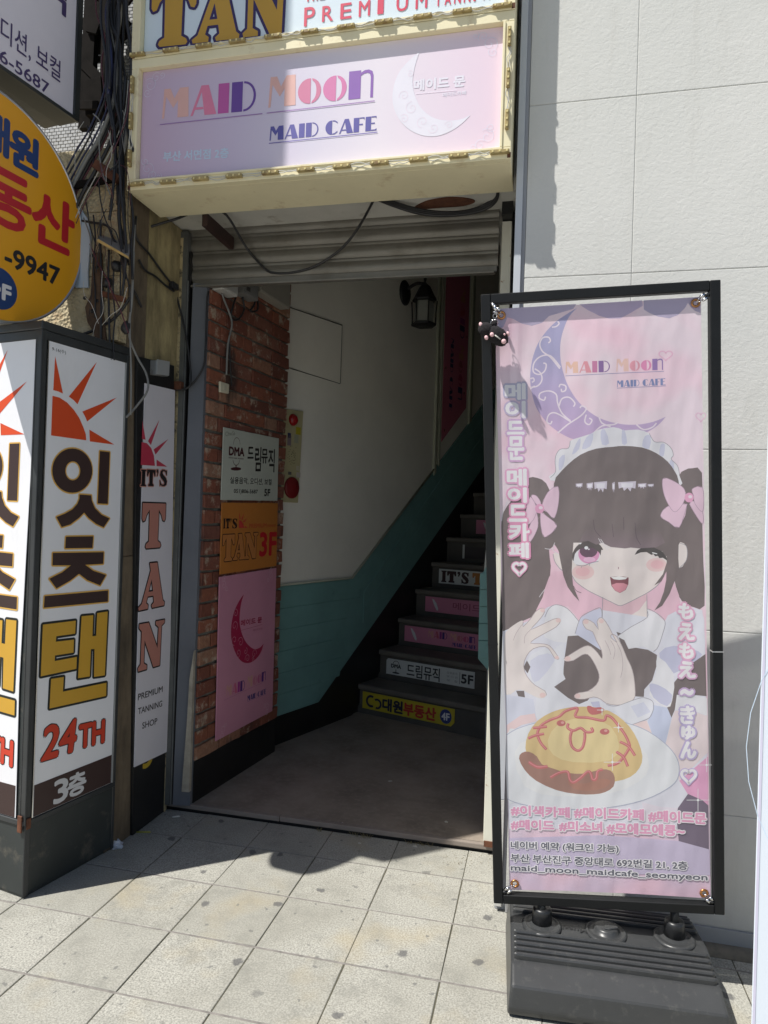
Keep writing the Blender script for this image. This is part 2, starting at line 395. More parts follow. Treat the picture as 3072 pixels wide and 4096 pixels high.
for k in range(5):
    bm = bmesh.new(); add_box(bm, (0, .0025, -.014), (T-.0045, T-.0055, 0))
    for v in bm.verts:
        v.co.x += random.uniform(-.0016, .0016); v.co.y += random.uniform(-.0012, .0012); v.co.z += random.uniform(-.0008, .0004) if v.co.z > -.001 else 0
    bmesh.ops.bevel(bm, geom=[e for e in bm.edges if all(v.co.z > -.001 for v in e.verts)], offset=.0016, segments=1, affect='EDGES')
    me = bpy.data.meshes.new('tile'); bm.to_mesh(me); bm.free(); me.materials.append(M_tile); variants.append(me)
for i in range(-6, 13):
    for j in range(-8, 2):                       # rows towards the street have negative j
        x0 = i*.3 + .002; y0 = j*.3027 + .002
        me = random.choice(variants)
        if j == 1:                               # cut row against the doorstep and walls
            bm = bmesh.new(); add_box(bm, (0, 0, -.014), (T-.0045, .232, -.0005)); me = bpy.data.meshes.new('tile'); bm.to_mesh(me); bm.free(); me.materials.append(M_tile)
        o = bpy.data.objects.new('tile', me); COL.objects.link(o); o.parent = pav
        o.location = (x0, y0, random.uniform(-.0012, .0006))
        o.scale = ((.3-.0035)/(T-.0045), 1, 1)
vs, fs = [], []
for j in range(-8, 3):
    y = j*.3027 + .0005; b = len(vs); vs += [(-2, y-.0045, -.0022), (4, y-.0045, -.0022), (4, y+.0045, -.0022), (-2, y+.0045, -.0022)]; fs.append((b, b+1, b+2, b+3))
j1 = pyd('joint_filling', vs, fs, M_mortar, pav); j1['kind'] = 'stuff'
vs, fs = [], []
for i in range(-6, 14):
    x = i*.3 + .0005; b = len(vs); zz = -.0035 if i % 3 else -.0026
    vs += [(x-.003, -2.5, zz), (x+.003, -2.5, zz), (x+.003, .535, zz), (x-.003, .535, zz)]; fs.append((b, b+1, b+2, b+3))
j2 = pyd('dirty_joint', vs, fs, M_joint, pav); j2['kind'] = 'stuff'

# ------------------------------------------------------------------ interior frame (stair hall turned 19.5 deg)
TH = R_(19.5); EI = Vector((math.sin(TH), math.cos(TH), 0)); ER = Vector((math.cos(TH), -math.sin(TH), 0)); Z = Vector((0, 0, 1))
def H(r, i, z): return ER*r + EI*i + Z*z
M_floor = mat('worn_terrazzo', (.27, .225, .185), .7, .30, 4, b=.3, bs=150, dirt=(.34, .29, .24), dt=(.48, .75), ds=30)
M_sill = mat('stone_sill', (.26, .22, .19), .8, .2, 4, b=.25, bs=150, dirt=(.26, .21, .18), dt=(.5, .75), ds=60)
fl = empty('hall_floor', (0, 0, 0), kind='structure')
prism('floor_slab', [(-.24, .56, .034), (1.36, .56, .034), (2.4, 2.2, .034), (1.6, 3.2, .034), (-.1, 2.9, .034), (-.24, 1.2, .034)], (0, 0, -.05), M_floor, fl)
box('sill_shade_strip', (-.235, .549, -.012), (1.34, .5598, .0115), M_black, fl)  # black strip painted in for the shade under the sill's overhang
box('door_sill', (-.235, .535, .0118), (.35, .5596, .0338), M_sill, fl, bevel=.004)
box('door_sill', (.352, .537, .0118), (1.34, .5596, .0340), M_sill, fl, bevel=.004)

M_hallwhite = mat('hall_white_paint', (.80, .78, .70), .75, .05, 3, b=.15, bs=60, dirt=(.50, .48, .42), dt=(.62, .85), ds=5, dmax=.5)
M_teal = mat('teal_painted_boards', (.17, .34, .325), .55, .12, 4, b=.15, bs=50, dirt=(.09, .19, .18), dt=(.6, .8), ds=7)
M_blackskirt = mat('black_skirting_paint', (.010, .010, .010), .5, .4, 9, dirt=(.10, .09, .07), dt=(.68, .74), ds=38)
M_trim = mat('painted_trim', (.42, .43, .34), .5, .05, 5)
M_pink = mat('pink_poster', (.55, .16, .24), .5, .08, 2)
hw = empty('hall_wall', H(-.5, 1.3, 0), 'off-white stairwell wall with teal boarded dado climbing beside the dark stairs', 'wall')
WR = -.5
prism('upper_wall', [H(WR, 1.2, .97), H(WR, 2.05, .97), H(WR, 7.2, 4.75), H(WR, 7.2, 6.2), H(WR, 3.2, 3.75), H(WR, 2.4, 3.2), H(WR, 1.2, 3.2)], -ER*.0115, M_hallwhite, hw)
prism('wall_core', [H(WR-.012, 1.15, 0), H(WR-.012, 7.3, 0), H(WR-.012, 7.3, 6.3), H(WR-.012, 3.2, 3.9), H(WR-.012, 2.4, 3.3), H(WR-.012, 1.15, 3.3)], -ER*.085, mat('wall_core_dark', (.05, .05, .05), .9), hw)
# dado boards: horizontal boards in front, long boards along the stair slope
def zt(i): return .97 if i < 2.05 else .97 + (i-2.05)*.735
def zb(i): return .205 if i < 1.72 else .205 + (i-1.72)*.70
nb = 6
for k in range(nb):
    z0 = .205 + k*(.965-.205)/nb; z1 = .205 + (k+1)*(.965-.205)/nb - .003
    i0e = 1.78 + .20*abs(k-2.5)/2.5 if k != 2 else 1.84
    if z0 < .34: pass
    xe0 = min(1.72 + (z0-.205)/.70 if k < 1 else 9, 1.70 + .27*((k+1) % 3)/3 + .06*k); xe1 = xe0 + .03
    prism('dado_board', [H(WR, 1.2, z0), H(WR, xe0, z0), H(WR, xe1, z1), H(WR, 1.2, z1)], ER*.012, M_teal, hw, bevel=.0015)
prism('dado_panel', [H(WR, 1.2, .204), H(WR, 1.725, .204), H(WR, 7.2, 4.03), H(WR, 7.2, 4.74), H(WR, 2.05, .967), H(WR, 1.2, .967)], ER*.009, M_teal, hw)
for k in range(2):
    o1 = .25*(k+1)
    prism('dado_board', [H(WR+.009, 2.2, zb(2.2)+o1*.45), H(WR+.009, 7.1, zb(7.1)+o1), H(WR+.009, 7.1, zb(7.1)+o1+.225), H(WR+.009, 2.2, zb(2.2)+o1*.45+.10)], ER*.003, M_teal, hw)
prism('skirting', [H(WR, 1.2, .03), H(WR, 2.1, .03), H(WR, 7.2, 3.6), H(WR, 7.2, 4.03), H(WR, 1.725, .203), H(WR, 1.2, .203)], ER*.006, M_blackskirt, hw)
tube('cap_rail', [H(WR+.012, 1.2, .975), H(WR+.012, 2.05, .975), H(WR+.012, 3.17, .975+1.12*.735)], .008, M_trim, hw, smooth=False)
for i0, w, zb0, th_ in ((3.155, .034, 1.74, .02), (3.235, .022, 1.82, .014), (3.78, .05, 2.24, .02)):
    prism('vertical_trim', [H(WR, i0, zb0), H(WR, i0+w, zb0+w*.735), H(WR, i0+w, 3.75), H(WR, i0, 3.75)], ER*th_, M_trim, hw, bevel=.002)
ap = prism('access_panel', [H(WR, 1.22, 2.26), H(WR, 1.848, 2.255), H(WR, 1.848, 2.632), H(WR, 1.22, 2.60)], ER*.008, M_hallwhite, hw, bevel=.001)
edge_shade_m = mat('panel_edge_shade', (.08, .078, .07), .9)  # dark strips paint the shade along the access panel's edges
for q in ([(1.22, 2.601), (1.850, 2.634), (1.850, 2.6385), (1.22, 2.6055)], [(1.8485, 2.255), (1.8525, 2.255), (1.8525, 2.634), (1.8485, 2.634)], [(1.22, 2.2535), (1.85, 2.2525), (1.85, 2.2545), (1.22, 2.2555)]):
    prism('panel_edge_shade', [H(WR, a, b) for a, b in q], ER*.0085, edge_shade_m, hw)
# poster deep in the stairwell
PW = Plane(H(WR, 0, 0), ER)
ps = empty('stairwell_poster', H(WR, 3.5, 2.8), 'dim pink banner with sideways maid cafe lettering high on the stairwell wall', 'poster')
prism('poster_sheet', [H(WR+.001, 3.29, 2.03), H(WR+.001, 3.735, 2.38), H(WR+.001, 3.735, 3.7), H(WR+.001, 3.29, 3.7)], ER*.004, M_pink, ps)
def side_text(s, i, zt_, zb_, w, cols, d):
    # letters turned a quarter turn clockwise: reading downwards
    W_ = sum(DECO[c][0]+.05 for c in s); x = 0; n = 0
    for ch in s:
        ww, polys = DECO[ch]
        if polys:
            Q = [[(i + w*p[1], zt_ - (zt_-zb_)*(x+p[0])/W_) for p in poly] for poly in polys]
            print_polys('printed_letter', PW, Q, ink(cols[n % len(cols)]), ps, d); n += 1
        x += ww+.05
side_text('MAID Moon', 3.56, 3.40, 2.42, .09, [(.5, .2, .15), (.5, .08, .12), (.3, .03, .2), (.03, .02, .10), (.5, .2, .15), (.4, .08, .12), (.4, .04, .12), (.03, .02, .10)], .008)
side_text('MAID CAFE', 3.40, 2.92, 2.30, .055, [(.03, .03, .12)], .008)
for i_, z_ in ((3.32, 2.65), (3.70, 3.0), (3.33, 2.13), (3.68, 2.5)):
    lathe('screw', [(.0, 0), (.012, .001), (.010, .006), (0, .007)], H(WR+.005, i_, z_), M_rust, ps, 10, 'X')
# rest of the hall shell
M_hallgrey = mat('hall_grey_paint', (.50, .50, .46), .8, .1, 3)
hs = empty('hall_enclosure', H(.5, 3, 0), 'dark inner walls and ceiling enclosing the narrow staircase', 'wall')
prism('right_wall', [H(.47, 2.15, 0), H(.47, 7.2, 0), H(.47, 7.2, 6.2), H(.47, 2.15, 4.2)], ER*.1, M_hallgrey, hs)
prism('ceiling', [Vector((-.20, .82, 3.2)), Vector((1.33, .82, 3.2)), Vector((1.9, 2.0, 3.2)), H(.57, 2.4, 3.2), H(WR-.1, 2.4, 3.2)], Z*.1, M_hallgrey, hs)
prism('sloped_ceiling', [H(WR-.1, 2.4, 3.2), H(.57, 2.4, 3.2), H(.57, 7.2, 6.2), H(WR-.1, 7.2, 6.2)], Z*.1, M_hallgrey, hs)
prism('end_wall', [H(WR-.1, 7.2, 0), H(.57, 7.2, 0), H(.57, 7.2, 6.3), H(WR-.1, 7.2, 6.3)], EI*.1, M_hallgrey, hs)
prism('side_wall', [Vector((1.36, .62, 0)), Vector((1.9, 2.0, 0)), Vector((1.9, 2.0, 3.2)), Vector((1.36, .62, 3.2))], (.1, 0, 0), M_hallgrey, hs)
prism('back_wall', [H(.47, 2.17, 0), H(1.3, 1.4, 0), H(1.3, 1.4, 3.2), H(.47, 2.17, 3.2)], EI*.08, M_hallgrey, hs)
# teal pier at the right of the stairs
tp = empty('teal_pier', at_y(1925, 2900, 1.2), 'narrow teal boarded wall end beside the bottom of the stairs, behind the banner stand', 'wall')
TPl = Plane((0, 1.2, 0), (0, -1, 0))
qq = pxpoly(TPl, [(1912, 2635), (1918, 2380), (1920, 2300), (1935, 2285), (1960, 2240), (2080, 2240), (2080, 2720), (1960, 2690)])
plate('pier_core', TPl, [(a, b) for a, b in qq], -.25, M_teal, tp)
xs0 = qq[0][0]-.001
for k, (va, vb) in enumerate(((2292, 2357), (2359, 2424), (2427, 2491), (2494, 2560), (2563, 2632))):
    q = pxpoly(TPl, [(1921-k*1.6, va), (1975, va), (1975, vb), (1920-k*1.6, vb)])
    plate('dado_board', TPl, q, .008, M_teal, tp, d=.0005, bevel=.001)
prism('upper_pier', [TPl.P(qq[3][0], qq[3][1], -.01), TPl.P(qq[3][0]+.2, qq[3][1], -.01), TPl.P(qq[3][0]+.2, 3.2, -.01), TPl.P(qq[4][0]+.1, 3.2, -.01)], (0, .2, 0), M_hallgrey, tp)

# ------------------------------------------------------------------ staircase
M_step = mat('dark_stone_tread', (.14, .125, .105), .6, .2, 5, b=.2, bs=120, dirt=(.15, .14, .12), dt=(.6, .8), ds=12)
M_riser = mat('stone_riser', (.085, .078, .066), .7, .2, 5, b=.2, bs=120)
T0, SD, SH = 2.196, .251, .2005
st = empty('staircase', H(-.05, T0, .03), 'dark stone staircase climbing away behind the sign plates', 'stairs')
for k in range(16):
    i0 = T0 + k*SD; z1 = .034 + (k+1)*SH
    s_ = empty('step', H(0, i0, z1)); s_.parent = st; s_.matrix_parent_inverse = Matrix.Translation(st.location).inverted()
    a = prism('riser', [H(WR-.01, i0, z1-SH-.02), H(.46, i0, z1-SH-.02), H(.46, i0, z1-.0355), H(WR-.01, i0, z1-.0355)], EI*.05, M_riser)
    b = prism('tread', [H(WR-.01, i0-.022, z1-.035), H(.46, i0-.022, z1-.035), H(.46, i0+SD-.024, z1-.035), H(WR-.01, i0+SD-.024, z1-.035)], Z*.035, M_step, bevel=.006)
    for q in (a, b): q.parent = s_; q.matrix_parent_inverse = Matrix.Translation(s_.location).inverted()
# plates on the risers
def riser_plane(k): return Plane(H(0, T0+(k-1)*SD-.003, .034+(k-1)*SH), -EI)
yel = ink((.50, .40, .03)); wh = mat('white_plate', (.60, .61, .58), .4, .05, 6); pk = mat('pink_plate', (.55, .20, .30), .4, .08, 4)
def rect(a0, a1, b0, b1): return [(a0, b0), (a1, b0), (a1, b1), (a0, b1)]
s1 = empty('stair_sign', riser_plane(1).P(-.1, .03), 'yellow estate agency plate marked 4F on the lowest riser', 'sign', 'sign plates on the stair risers')
P1 = riser_plane(1); plate('plate', P1, [(-.466, .038), (.215, .038), (.24, .065), (.24, .152), (-.466, .152)], .003, yel, s1)
text_local('lettering', P1, '대원', (-.30, .052), (.155, 0), (0, .08), ink((.02, .02, .05)), s1, .0042, .004)
text_local('lettering', P1, '부동산', (-.135, .052), (.24, 0), (0, .08), ink((.45, .04, .03)), s1, .0042, .004)
print_polys('logo', P1, [[ell(-.395, .095, .042, .042, 60, 300, 18)+ell(-.395, .095, .026, .026, 300, 60, 18)], [ell(-.345, .085, .036, .036, -110, 130, 18)+ell(-.345, .085, .022, .022, 130, -110, 18)]], ink((.02, .02, .06)), s1, .0042)
print_polys('disc', P1, [ell(.178, .095, .042, .046)], ink((.03, .05, .20)), s1, .0042)
text_local('lettering', P1, '4F', (.150, .072), (.054, 0), (0, .045), ink((.7, .7, .7)), s1, .005, .002)
P2 = riser_plane(2)
s2 = empty('stair_sign', P2.P(-.1, .03), 'white music school plate marked 5F on the second riser', 'sign', 'sign plates on the stair risers')
plate('plate', P2, [(-.437, .034), (.256, .034), (.256, .145), (-.425, .145), (-.437, .13)], .003, wh, s2)
ik = ink((.03, .03, .03))
text_local('lettering', P2, '드림뮤직', (-.265, .040), (.26, 0), (0, .09), ik, s2, .0042, .0015)
text_local('lettering', P2, 'DMA', (-.395, .085), (.08, 0), (0, .025), ik, s2, .0042, .002)
print_polys('logo', P2, [ell(-.355, .112, .026, .024, 0, 180, 12)+ell(-.355, .112, .022, .020, 180, 0, 12), ell(-.355, .050, .030, .006), rect(-.358, -.352, .052, .075)], ik, s2, .0042)
for b_ in (.115, .09, .063): text_local('lettering', P2, {.115: '·실용음악', .09: '·오 디 션', .063: '·보    컬'}[b_], (.045, b_-.008), (.085, 0), (0, .015), ink((.2, .2, .2)), s2, .0042)
print_polys('divider', P2, [rect(.146, .149, .05, .13)], ik, s2, .0042)
text_local('lettering', P2, '5F', (.160, .060), (.085, 0), (0, .058), ik, s2, .0042, .003)
feather = lambda c, b: [(c-.03, b+.045), (c-.015, b+.04), (c+.01, b+.01), (c+.025, b-.03), (c+.022, b-.045), (c+.012, b-.04), (c-.005, b-.015), (c-.02, b+.015)]
P3 = riser_plane(3)
s3 = empty('stair_sign', P3.P(-.1, .03), 'pink plate with latin letters and a pale feather on the third riser', 'sign', 'sign plates on the stair risers')
plate('plate', P3, rect(-.441, .40, .034, .150), .003, pk, s3)
print_polys('feather', P3, [feather(-.36, .092)], ink((.6, .6, .62)), s3, .0042)
deco(P3, 'MAID', (-.24, .085), (.16, 0), (0, .05), [(.6, .3, .25), (.5, .1, .15), (.25, .03, .2), (.05, .02, .15)], s3, .0042)
deco(P3, 'Moon', (-.06, .085), (.20, 0), (0, .05), [(.6, .3, .25), (.5, .15, .18), (.5, .1, .2), (.08, .03, .18)], s3, .0042)
deco(P3, 'MAID CAFE', (-.04, .045), (.19, 0), (0, .026), [(.05, .04, .2)], s3, .0042)
P4 = riser_plane(4)
s4 = empty('stair_sign', P4.P(-.1, .03), 'pink plate with thin korean letters and a pale feather on the fourth riser', 'sign', 'sign plates on the stair risers')
plate('plate', P4, rect(-.41, .40, .034, .150), .003, pk, s4)
print_polys('feather', P4, [feather(-.32, .092)], ink((.6, .6, .62)), s4, .0042)
text_local('lettering', P4, '메이드 문', (-.17, .07), (.34, 0), (0, .055), ink((.25, .05, .10)), s4, .0042)
P5 = riser_plane(5)
s5 = empty('stair_sign', P5.P(-.1, .03), 'white tanning shop plate with black and orange slab letters on the fifth riser', 'sign', 'sign plates on the stair risers')
plate('plate', P5, rect(-.43, .40, .034, .150), .003, wh, s5)
def slab_l(pl, s, a, b, w, h, m, parent, d, gap=.12):
    ws = {"'": .4, 'I': .55, 'S': .8}; tot = sum(ws.get(c, 1)+gap for c in s if c != ' ') + .4*s.count(' '); x = 0
    for ch in s:
        if ch == ' ': x += .4; continue
        cw = ws.get(ch, 1)
        Q = []
        for poly in SLAB[ch]:
            lp = poly if isinstance(poly[0], list) else [poly]
            Q.append([[(a+w*(x+p[0]*cw)/tot, b+h*p[1]) for p in l] for l in lp])
        print_polys('printed_letter', pl, Q, m, parent, d, dil=.0025, nd=6); x += cw+gap
slab_l(P5, "IT'S", -.405, .048, .25, .088, ink((.05, .02, .02)), s5, .0042)
slab_l(P5, 'TAN', -.13, .048, .28, .088, ink((.45, .18, .04)), s5, .0042)
P6 = riser_plane(6)
s6 = empty('stair_sign', P6.P(-.2, .03), 'dark plate between two short white strips on the sixth riser', 'sign', 'sign plates on the stair risers')
plate('plate', P6, rect(-.345, -.10, .034, .130), .003, mat('dim_plate', (.06, .05, .05), .5), s6)
plate('white_strip', P6, rect(-.345, -.327, .03, .145), .002, wh, s6, d=.0035); plate('white_strip', P6, rect(-.118, -.10, .03, .145), .002, wh, s6, d=.0035)
P7 = riser_plane(7)
s7 = empty('stair_sign', P7.P(-.2, .03), 'uppermost dim pink plate on the seventh riser', 'sign', 'sign plates on the stair risers')
plate('plate', P7, rect(-.345, .40, .034, .155), .003, pk, s7)
print_polys('feather', P7, [feather(-.25, .092)], ink((.6, .6, .62)), s7, .0042)

# ------------------------------------------------------------------ brick pillar
def brick_material():
    m, t, p = nodes('old_red_brick'); p.inputs['Roughness'].default_value = .85
    oi = t.nodes.new('ShaderNodeObjectInfo')
    r = t.nodes.new('ShaderNodeValToRGB'); cr = r.color_ramp
    cols = [(0, (.15, .052, .034)), (.22, (.23, .074, .044)), (.45, (.29, .102, .056)), (.65, (.19, .068, .048)), (.80, (.27, .12, .078)), (.92, (.37, .19, .11)), (1, (.27, .16, .12))]
    cr.elements[0].position = 0; cr.elements[0].color = (*cols[0][1], 1); cr.elements[1].position = 1; cr.elements[1].color = (*cols[-1][1], 1)
    for pp, c in cols[1:-1]: e = cr.elements.new(pp); e.color = (*c, 1)
    t.links.new(oi.outputs['Random'], r.inputs[0]); c = r.outputs[0]
    n = nz(t, 45, 5, .7); c = mixc(t, ramp(t, n.outputs[0], .4, .75, (0, 0, 0, 1), (.5, .5, .5, 1)).outputs[0], c, (.09, .03, .022))
    n2 = nz(t, 11, 6, .75); c = mixc(t, ramp(t, n2.outputs[0], .55, .64, (0, 0, 0, 1), (.8, .8, .8, 1)).outputs[0], c, (.44, .37, .28))
    n3 = nz(t, 6, 3, .5, stretch=(1, 1, .35)); c = mixc(t, ramp(t, n3.outputs[0], .64, .70, (0, 0, 0, 1), (.8, .8, .8, 1)).outputs[0], c, (.03, .022, .02))
    t.links.new(c, p.inputs['Base Color']); bump(t, p, n.outputs[0], .7, .004); return m
M_brick = brick_material()
M_bmortar = mat('grey_green_mortar', (.17, .165, .14), .95, .3, 30, b=.8, bs=90)
T7 = R_(7); BP = Plane((-.080, .552, 0), (math.cos(T7), -math.sin(T7), 0))      # a runs into the hall
pil = empty('brick_pillar', (-.08, .56, .03), 'rough red brick wall face carrying three sign boards just inside the door', 'wall')
BL_ = .775
plate('mortar_bed', BP, rect(0, BL_-.012, .225, 2.95), -.05, M_bmortar, pil, d=-.009)
plate('core', BP, rect(-.002, BL_-.02, .0, 2.95), -.5, M_bmortar, pil, d=-.0595)
plate('black_base', BP, rect(.0, BL_+.0, .034, .226), -.05, M_blackskirt, pil, d=-.004)
course = .0737; bz = .232; kk = 0
def brick_mesh(w, h, dpt):
    bm = bmesh.new(); add_box(bm, (0, 0, 0), (w, h, dpt))
    bmesh.ops.subdivide_edges(bm, edges=[e for e in bm.edges if e.calc_length() > w*.9], cuts=2)
    for v in bm.verts:
        v.co += Vector((random.uniform(-.0022, .0022), random.uniform(-.0026, .0026), random.uniform(-.0022, .0022) if v.co.z > dpt*.5 else 0))
    bmesh.ops.bevel(bm, geom=[e for e in bm.edges if all(v.co.z > dpt*.5 for v in e.verts)], offset=.0028, segments=1, affect='EDGES')
    bmesh.ops.recalc_face_normals(bm, faces=bm.faces)
    me = bpy.data.meshes.new('brick'); bm.to_mesh(me); bm.free(); me.materials.append(M_brick); return me
LIB = {w: [brick_mesh(w, course-.0125, .022) for _ in range(5)] for w in (.088, .186, .132, .06)}
Mb = Matrix((BP.ex, BP.ey, BP.n)).transposed().to_4x4()
row = 0; z = bz
while z < 2.9:
    seq = [.186, .186, .186, .186] if row % 2 == 0 else [.088, .088, .186, .186, .186]
    if row % 4 == 3: seq = [.088, .186, .088, .186, .186]
    if row % 6 == 4: seq = [.132, .186, .186, .132, .088]
    a = random.uniform(-.002, .002)
    for w in seq:
        ww = w
        if a + w > BL_ + .02: ww = .088 if a+.088 < BL_+.02 else .06
        if a + ww > BL_ + .03: break
        o = bpy.data.objects.new('brick', random.choice(LIB[ww])); COL.objects.link(o); o.parent = pil
        o.matrix_parent_inverse = Matrix.Translation(pil.location).inverted()
        o.matrix_world = Matrix.Identity(4)
        o.matrix_basis = Matrix.Translation(BP.P(a, z, -.018 + random.uniform(-.003, .003))) @ Mb @ Matrix.Rotation(random.uniform(-.008, .008), 4, 'Z')
        a += ww + .0105
        if a > BL_ - .03: break
    row += 1; z += course
# soft plaster strip and jamb left of the bricks
M_plaster = mat('blue_grey_plaster', (.125, .135, .155), .8, .12, 3, b=.2, bs=60, dirt=(.42, .42, .40), dt=(.66, .78), ds=13, dmax=.7)
M_mossy = mat('stained_yellow_plaster', (.40, .33, .17), .9, .35, 4, b=.8, bs=60, dirt=(.07, .055, .03), dt=(.40, .72), ds=9, dstretch=(1, 1, .28), dmax=.9)
M_edge = mat('chipped_yellow_edge', (.42, .35, .20), .9, .3, 12, b=.8, bs=70, dirt=(.09, .08, .06), dt=(.5, .62), ds=16)
jb = empty('door_jamb', (-.14, .52, .03), 'blue-grey plaster jamb strip between the shutter rail and the bricks', 'door frame')
prism('plaster_strip', [Vector((-.165, .512, .03)), Vector((-.088, .532, .03)), Vector((-.088, .532, 2.45)), Vector((-.150, .512, 2.45))], (0, .06, 0), M_plaster, jb)
prism('broken_render', [Vector((-.120, .508, .10)), Vector((-.084, .512, .10)), Vector((-.084, .512, .75)), Vector((-.100, .510, .62)), Vector((-.106, .509, .4))], (0, .02, 0), mat('broken_render', (.36, .33, .27), .9, .2, 20, b=.6), jb)

# ------------------------------------------------------------------ left pillar (neighbouring shopfront)
def rough_stone():
    m, t, p = nodes('rough_cream_render'); p.inputs['Roughness'].default_value = .95
    n = nz(t, 7, 5, .65); c = ramp(t, n.outputs[0], .35, .7, (.42, .34, .20, 1), (.58, .50, .34, 1)).outputs[0]
    n3 = nz(t, 5, 3, .6); c = mixc(t, ramp(t, n3.outputs[0], .58, .7, (0, 0, 0, 1), (.6, .6, .6, 1)).outputs[0], c, (.42, .22, .10))
    t.links.new(c, p.inputs['Base Color'])
    v = t.nodes.new('ShaderNodeTexVoronoi'); v.inputs['Scale'].default_value = 75; g = t.nodes.new('ShaderNodeNewGeometry'); t.links.new(g.outputs[0], v.inputs[0])
    w = nz(t, 60, 4, .7); mm = t.nodes.new('ShaderNodeMath'); mm.operation = 'ADD'; t.links.new(v.outputs[0], mm.inputs[0]); t.links.new(w.outputs[0], mm.inputs[1])
    bump(t, p, mm.outputs[0], 1.0, .008); return m
M_rough = rough_stone()
M_brownside = mat('grimy_brown_concrete', (.17, .13, .085), .9, .3, 6, b=.6, bs=70, dirt=(.05, .04, .03), dt=(.45, .7), ds=7, dstretch=(1, 1, .2))
lp = empty('left_pillar', (-.6, .3, 0), 'cream rough rendered pillar with stained sides behind the projecting shop signs', 'pillar')
box('pillar_core', (-2.6, .116, 0), (-.222, 1.6, 2.85), M_brownside, lp)
for i in range(6):                              # rendered slabs on the front
    for k in range(3):
        x1 = -.2215 - i*.402; z0 = 2.07 + k*.262
        if z0 > 2.8: continue
        box('render_slab', (x1-.398, .054+random.uniform(0, .004), z0), (x1, .1155, z0+.259), M_rough, lp, bevel=.002)
box('lower_cladding', (-2.6, .108, 0), (-.2218, .1155, 2.069), M_brownside, lp)
# reveal at the right side of the pillar
RV = Plane((-.2215, 0, 0), (1, 0, 0))
plate('stained_reveal', RV, rect(.246, .512, 1.2, 2.70), .008, M_mossy, lp, bevel=.001)
plate('lower_reveal', RV, rect(.118, .512, .0, 1.195), .006, M_brownside, lp)
plate('reveal_upper', RV, rect(.118, .243, 1.2, 2.70), .005, M_brownside, lp)
box('chipped_edge', (-.214, .498, .0), (-.1995, .52, 2.66), M_edge, lp, bevel=.002)
# mosaic wall above
M_mosaic = mat('grey_white_mosaic', (.50, .51, .52), .4, .15, 30, dirt=(.22, .21, .19), dt=(.6, .8), ds=9)
up = empty('upper_facade', (-1, .3, 2.75), 'grey-white mosaic tiled wall above the pillar, behind a tangle of cables', 'wall')
box('backing', (-2.6, .262, 2.8505), (-.16, .5, 6.2), mat('dark_grout', (.10, .10, .10), .9), up)
vs, fs = [], []
z = 2.859; r_ = 0
while z < 3.75:
    x = -1.05 + (.012 if r_ % 2 else 0)
    while x < -.185:
        j = random.uniform(0, .0012); b = len(vs); x1, z1_ = x+.0215, z+.0125
        vs += [(x, .262, z), (x1, .262, z), (x1, .262, z1_), (x, .262, z1_), (x+.0008, .258-j, z+.0008), (x1-.0008, .258-j, z+.0008), (x1-.0008, .258-j, z1_-.0008), (x+.0008, .258-j, z1_-.0008)]
        fs += [(b+4, b+5, b+6, b+7), (b, b+1, b+5, b+4), (b+1, b+2, b+6, b+5), (b+2, b+3, b+7, b+6), (b+3, b, b+4, b+7)]
        x += .024
    z += .015; r_ += 1
mo = pyd('mosaic_tiles', vs, fs, M_mosaic, up); mo['kind'] = 'stuff'
box('cornice', (-2.6, .108, 2.8515), (-.222, .255, 2.858), M_rough, up)

# ------------------------------------------------------------------ lintel, soffit and roller shutter
M_soffit = mat('flaking_white_plaster', (.56, .55, .50), .85, .1, 5, b=.4, bs=50, dirt=(.22, .18, .13), dt=(.58, .75), ds=7)
eb = empty('door_surround', (.5, .5, 2.75), 'flaking plaster soffit and wall above the roller shutter', 'building')
box('soffit', (-.2205, .245, 2.705), (1.33, .62, 2.76), M_soffit, eb)
box('upper_wall', (-.2205, .262, 2.762), (1.33, .8, 6.2), M_soffit, eb)
rp = [at_z(*p, 2.704) for p in ((1650, 838), (1700, 805), (1790, 788), (1870, 792), (1900, 805), (1850, 822), (1740, 830))]
rp = [Vector((p.x, max(.26, min(p.y, .52)), 2.7045)) for p in rp]
prism('rust_patch', catmull(rp, 4, True), (0, 0, -.004), M_rust, eb)
M_shut = mat('weathered_shutter_steel', (.21, .20, .175), .42, .12, 5, metal=.45, b=.1, bs=30, dirt=(.14, .125, .10), dt=(.5, .72), ds=9, dmax=.8, dstretch=(.6, 1, 1))
sh = empty('roller_shutter', (.55, .55, 2.44), 'grey steel roller shutter raised to the top of the doorway', 'shutter')
X0, X1 = -.200, 1.247
z = 2.468
for k in range(5):
    prof = []
    for s in range(13):
        t_ = s/12
        dy = -.010*max(0, math.sin(math.pi*min(1, t_/.80)))**.8 if t_ < .80 else 0
        if t_ > .84: dy = -.007*math.sin(math.pi*(t_-.84)/.16)
        prof.append((.538+dy, z+t_*.0685))
    vs, fs = [], []
    for i, (y, zz) in enumerate(prof): vs += [(X0, y, zz), (X1, y, zz)]
    for i in range(12): fs.append((2*i, 2*i+1, 2*i+3, 2*i+2))
    pyd('slat', vs, fs, M_shut, sh, smooth=True)
    z += .0690
box('shutter_back', (X0, .5388, 2.47), (X1, .549, 2.74), M_shut, sh)
box('bottom_bar', (-.165, .515, 2.434), (1.235, .545, 2.444), M_shut, sh, bevel=.002)
box('bottom_bar', (-.160, .530, 2.4445), (1.243, .542, 2.4685), M_shut, sh, bevel=.001)
box('guide_rail', (-.214, .500, .034), (-.176, .53, 2.69), mat('grimy_guide_rail', (.10, .105, .10), .6, .25, 8, b=.2, bs=50, dirt=(.30, .29, .27), dt=(.64, .72), ds=16), sh, bevel=.002)
box('guide_slot', (-.1755, .512, .034), (-.1665, .535, 2.60), M_black, sh)
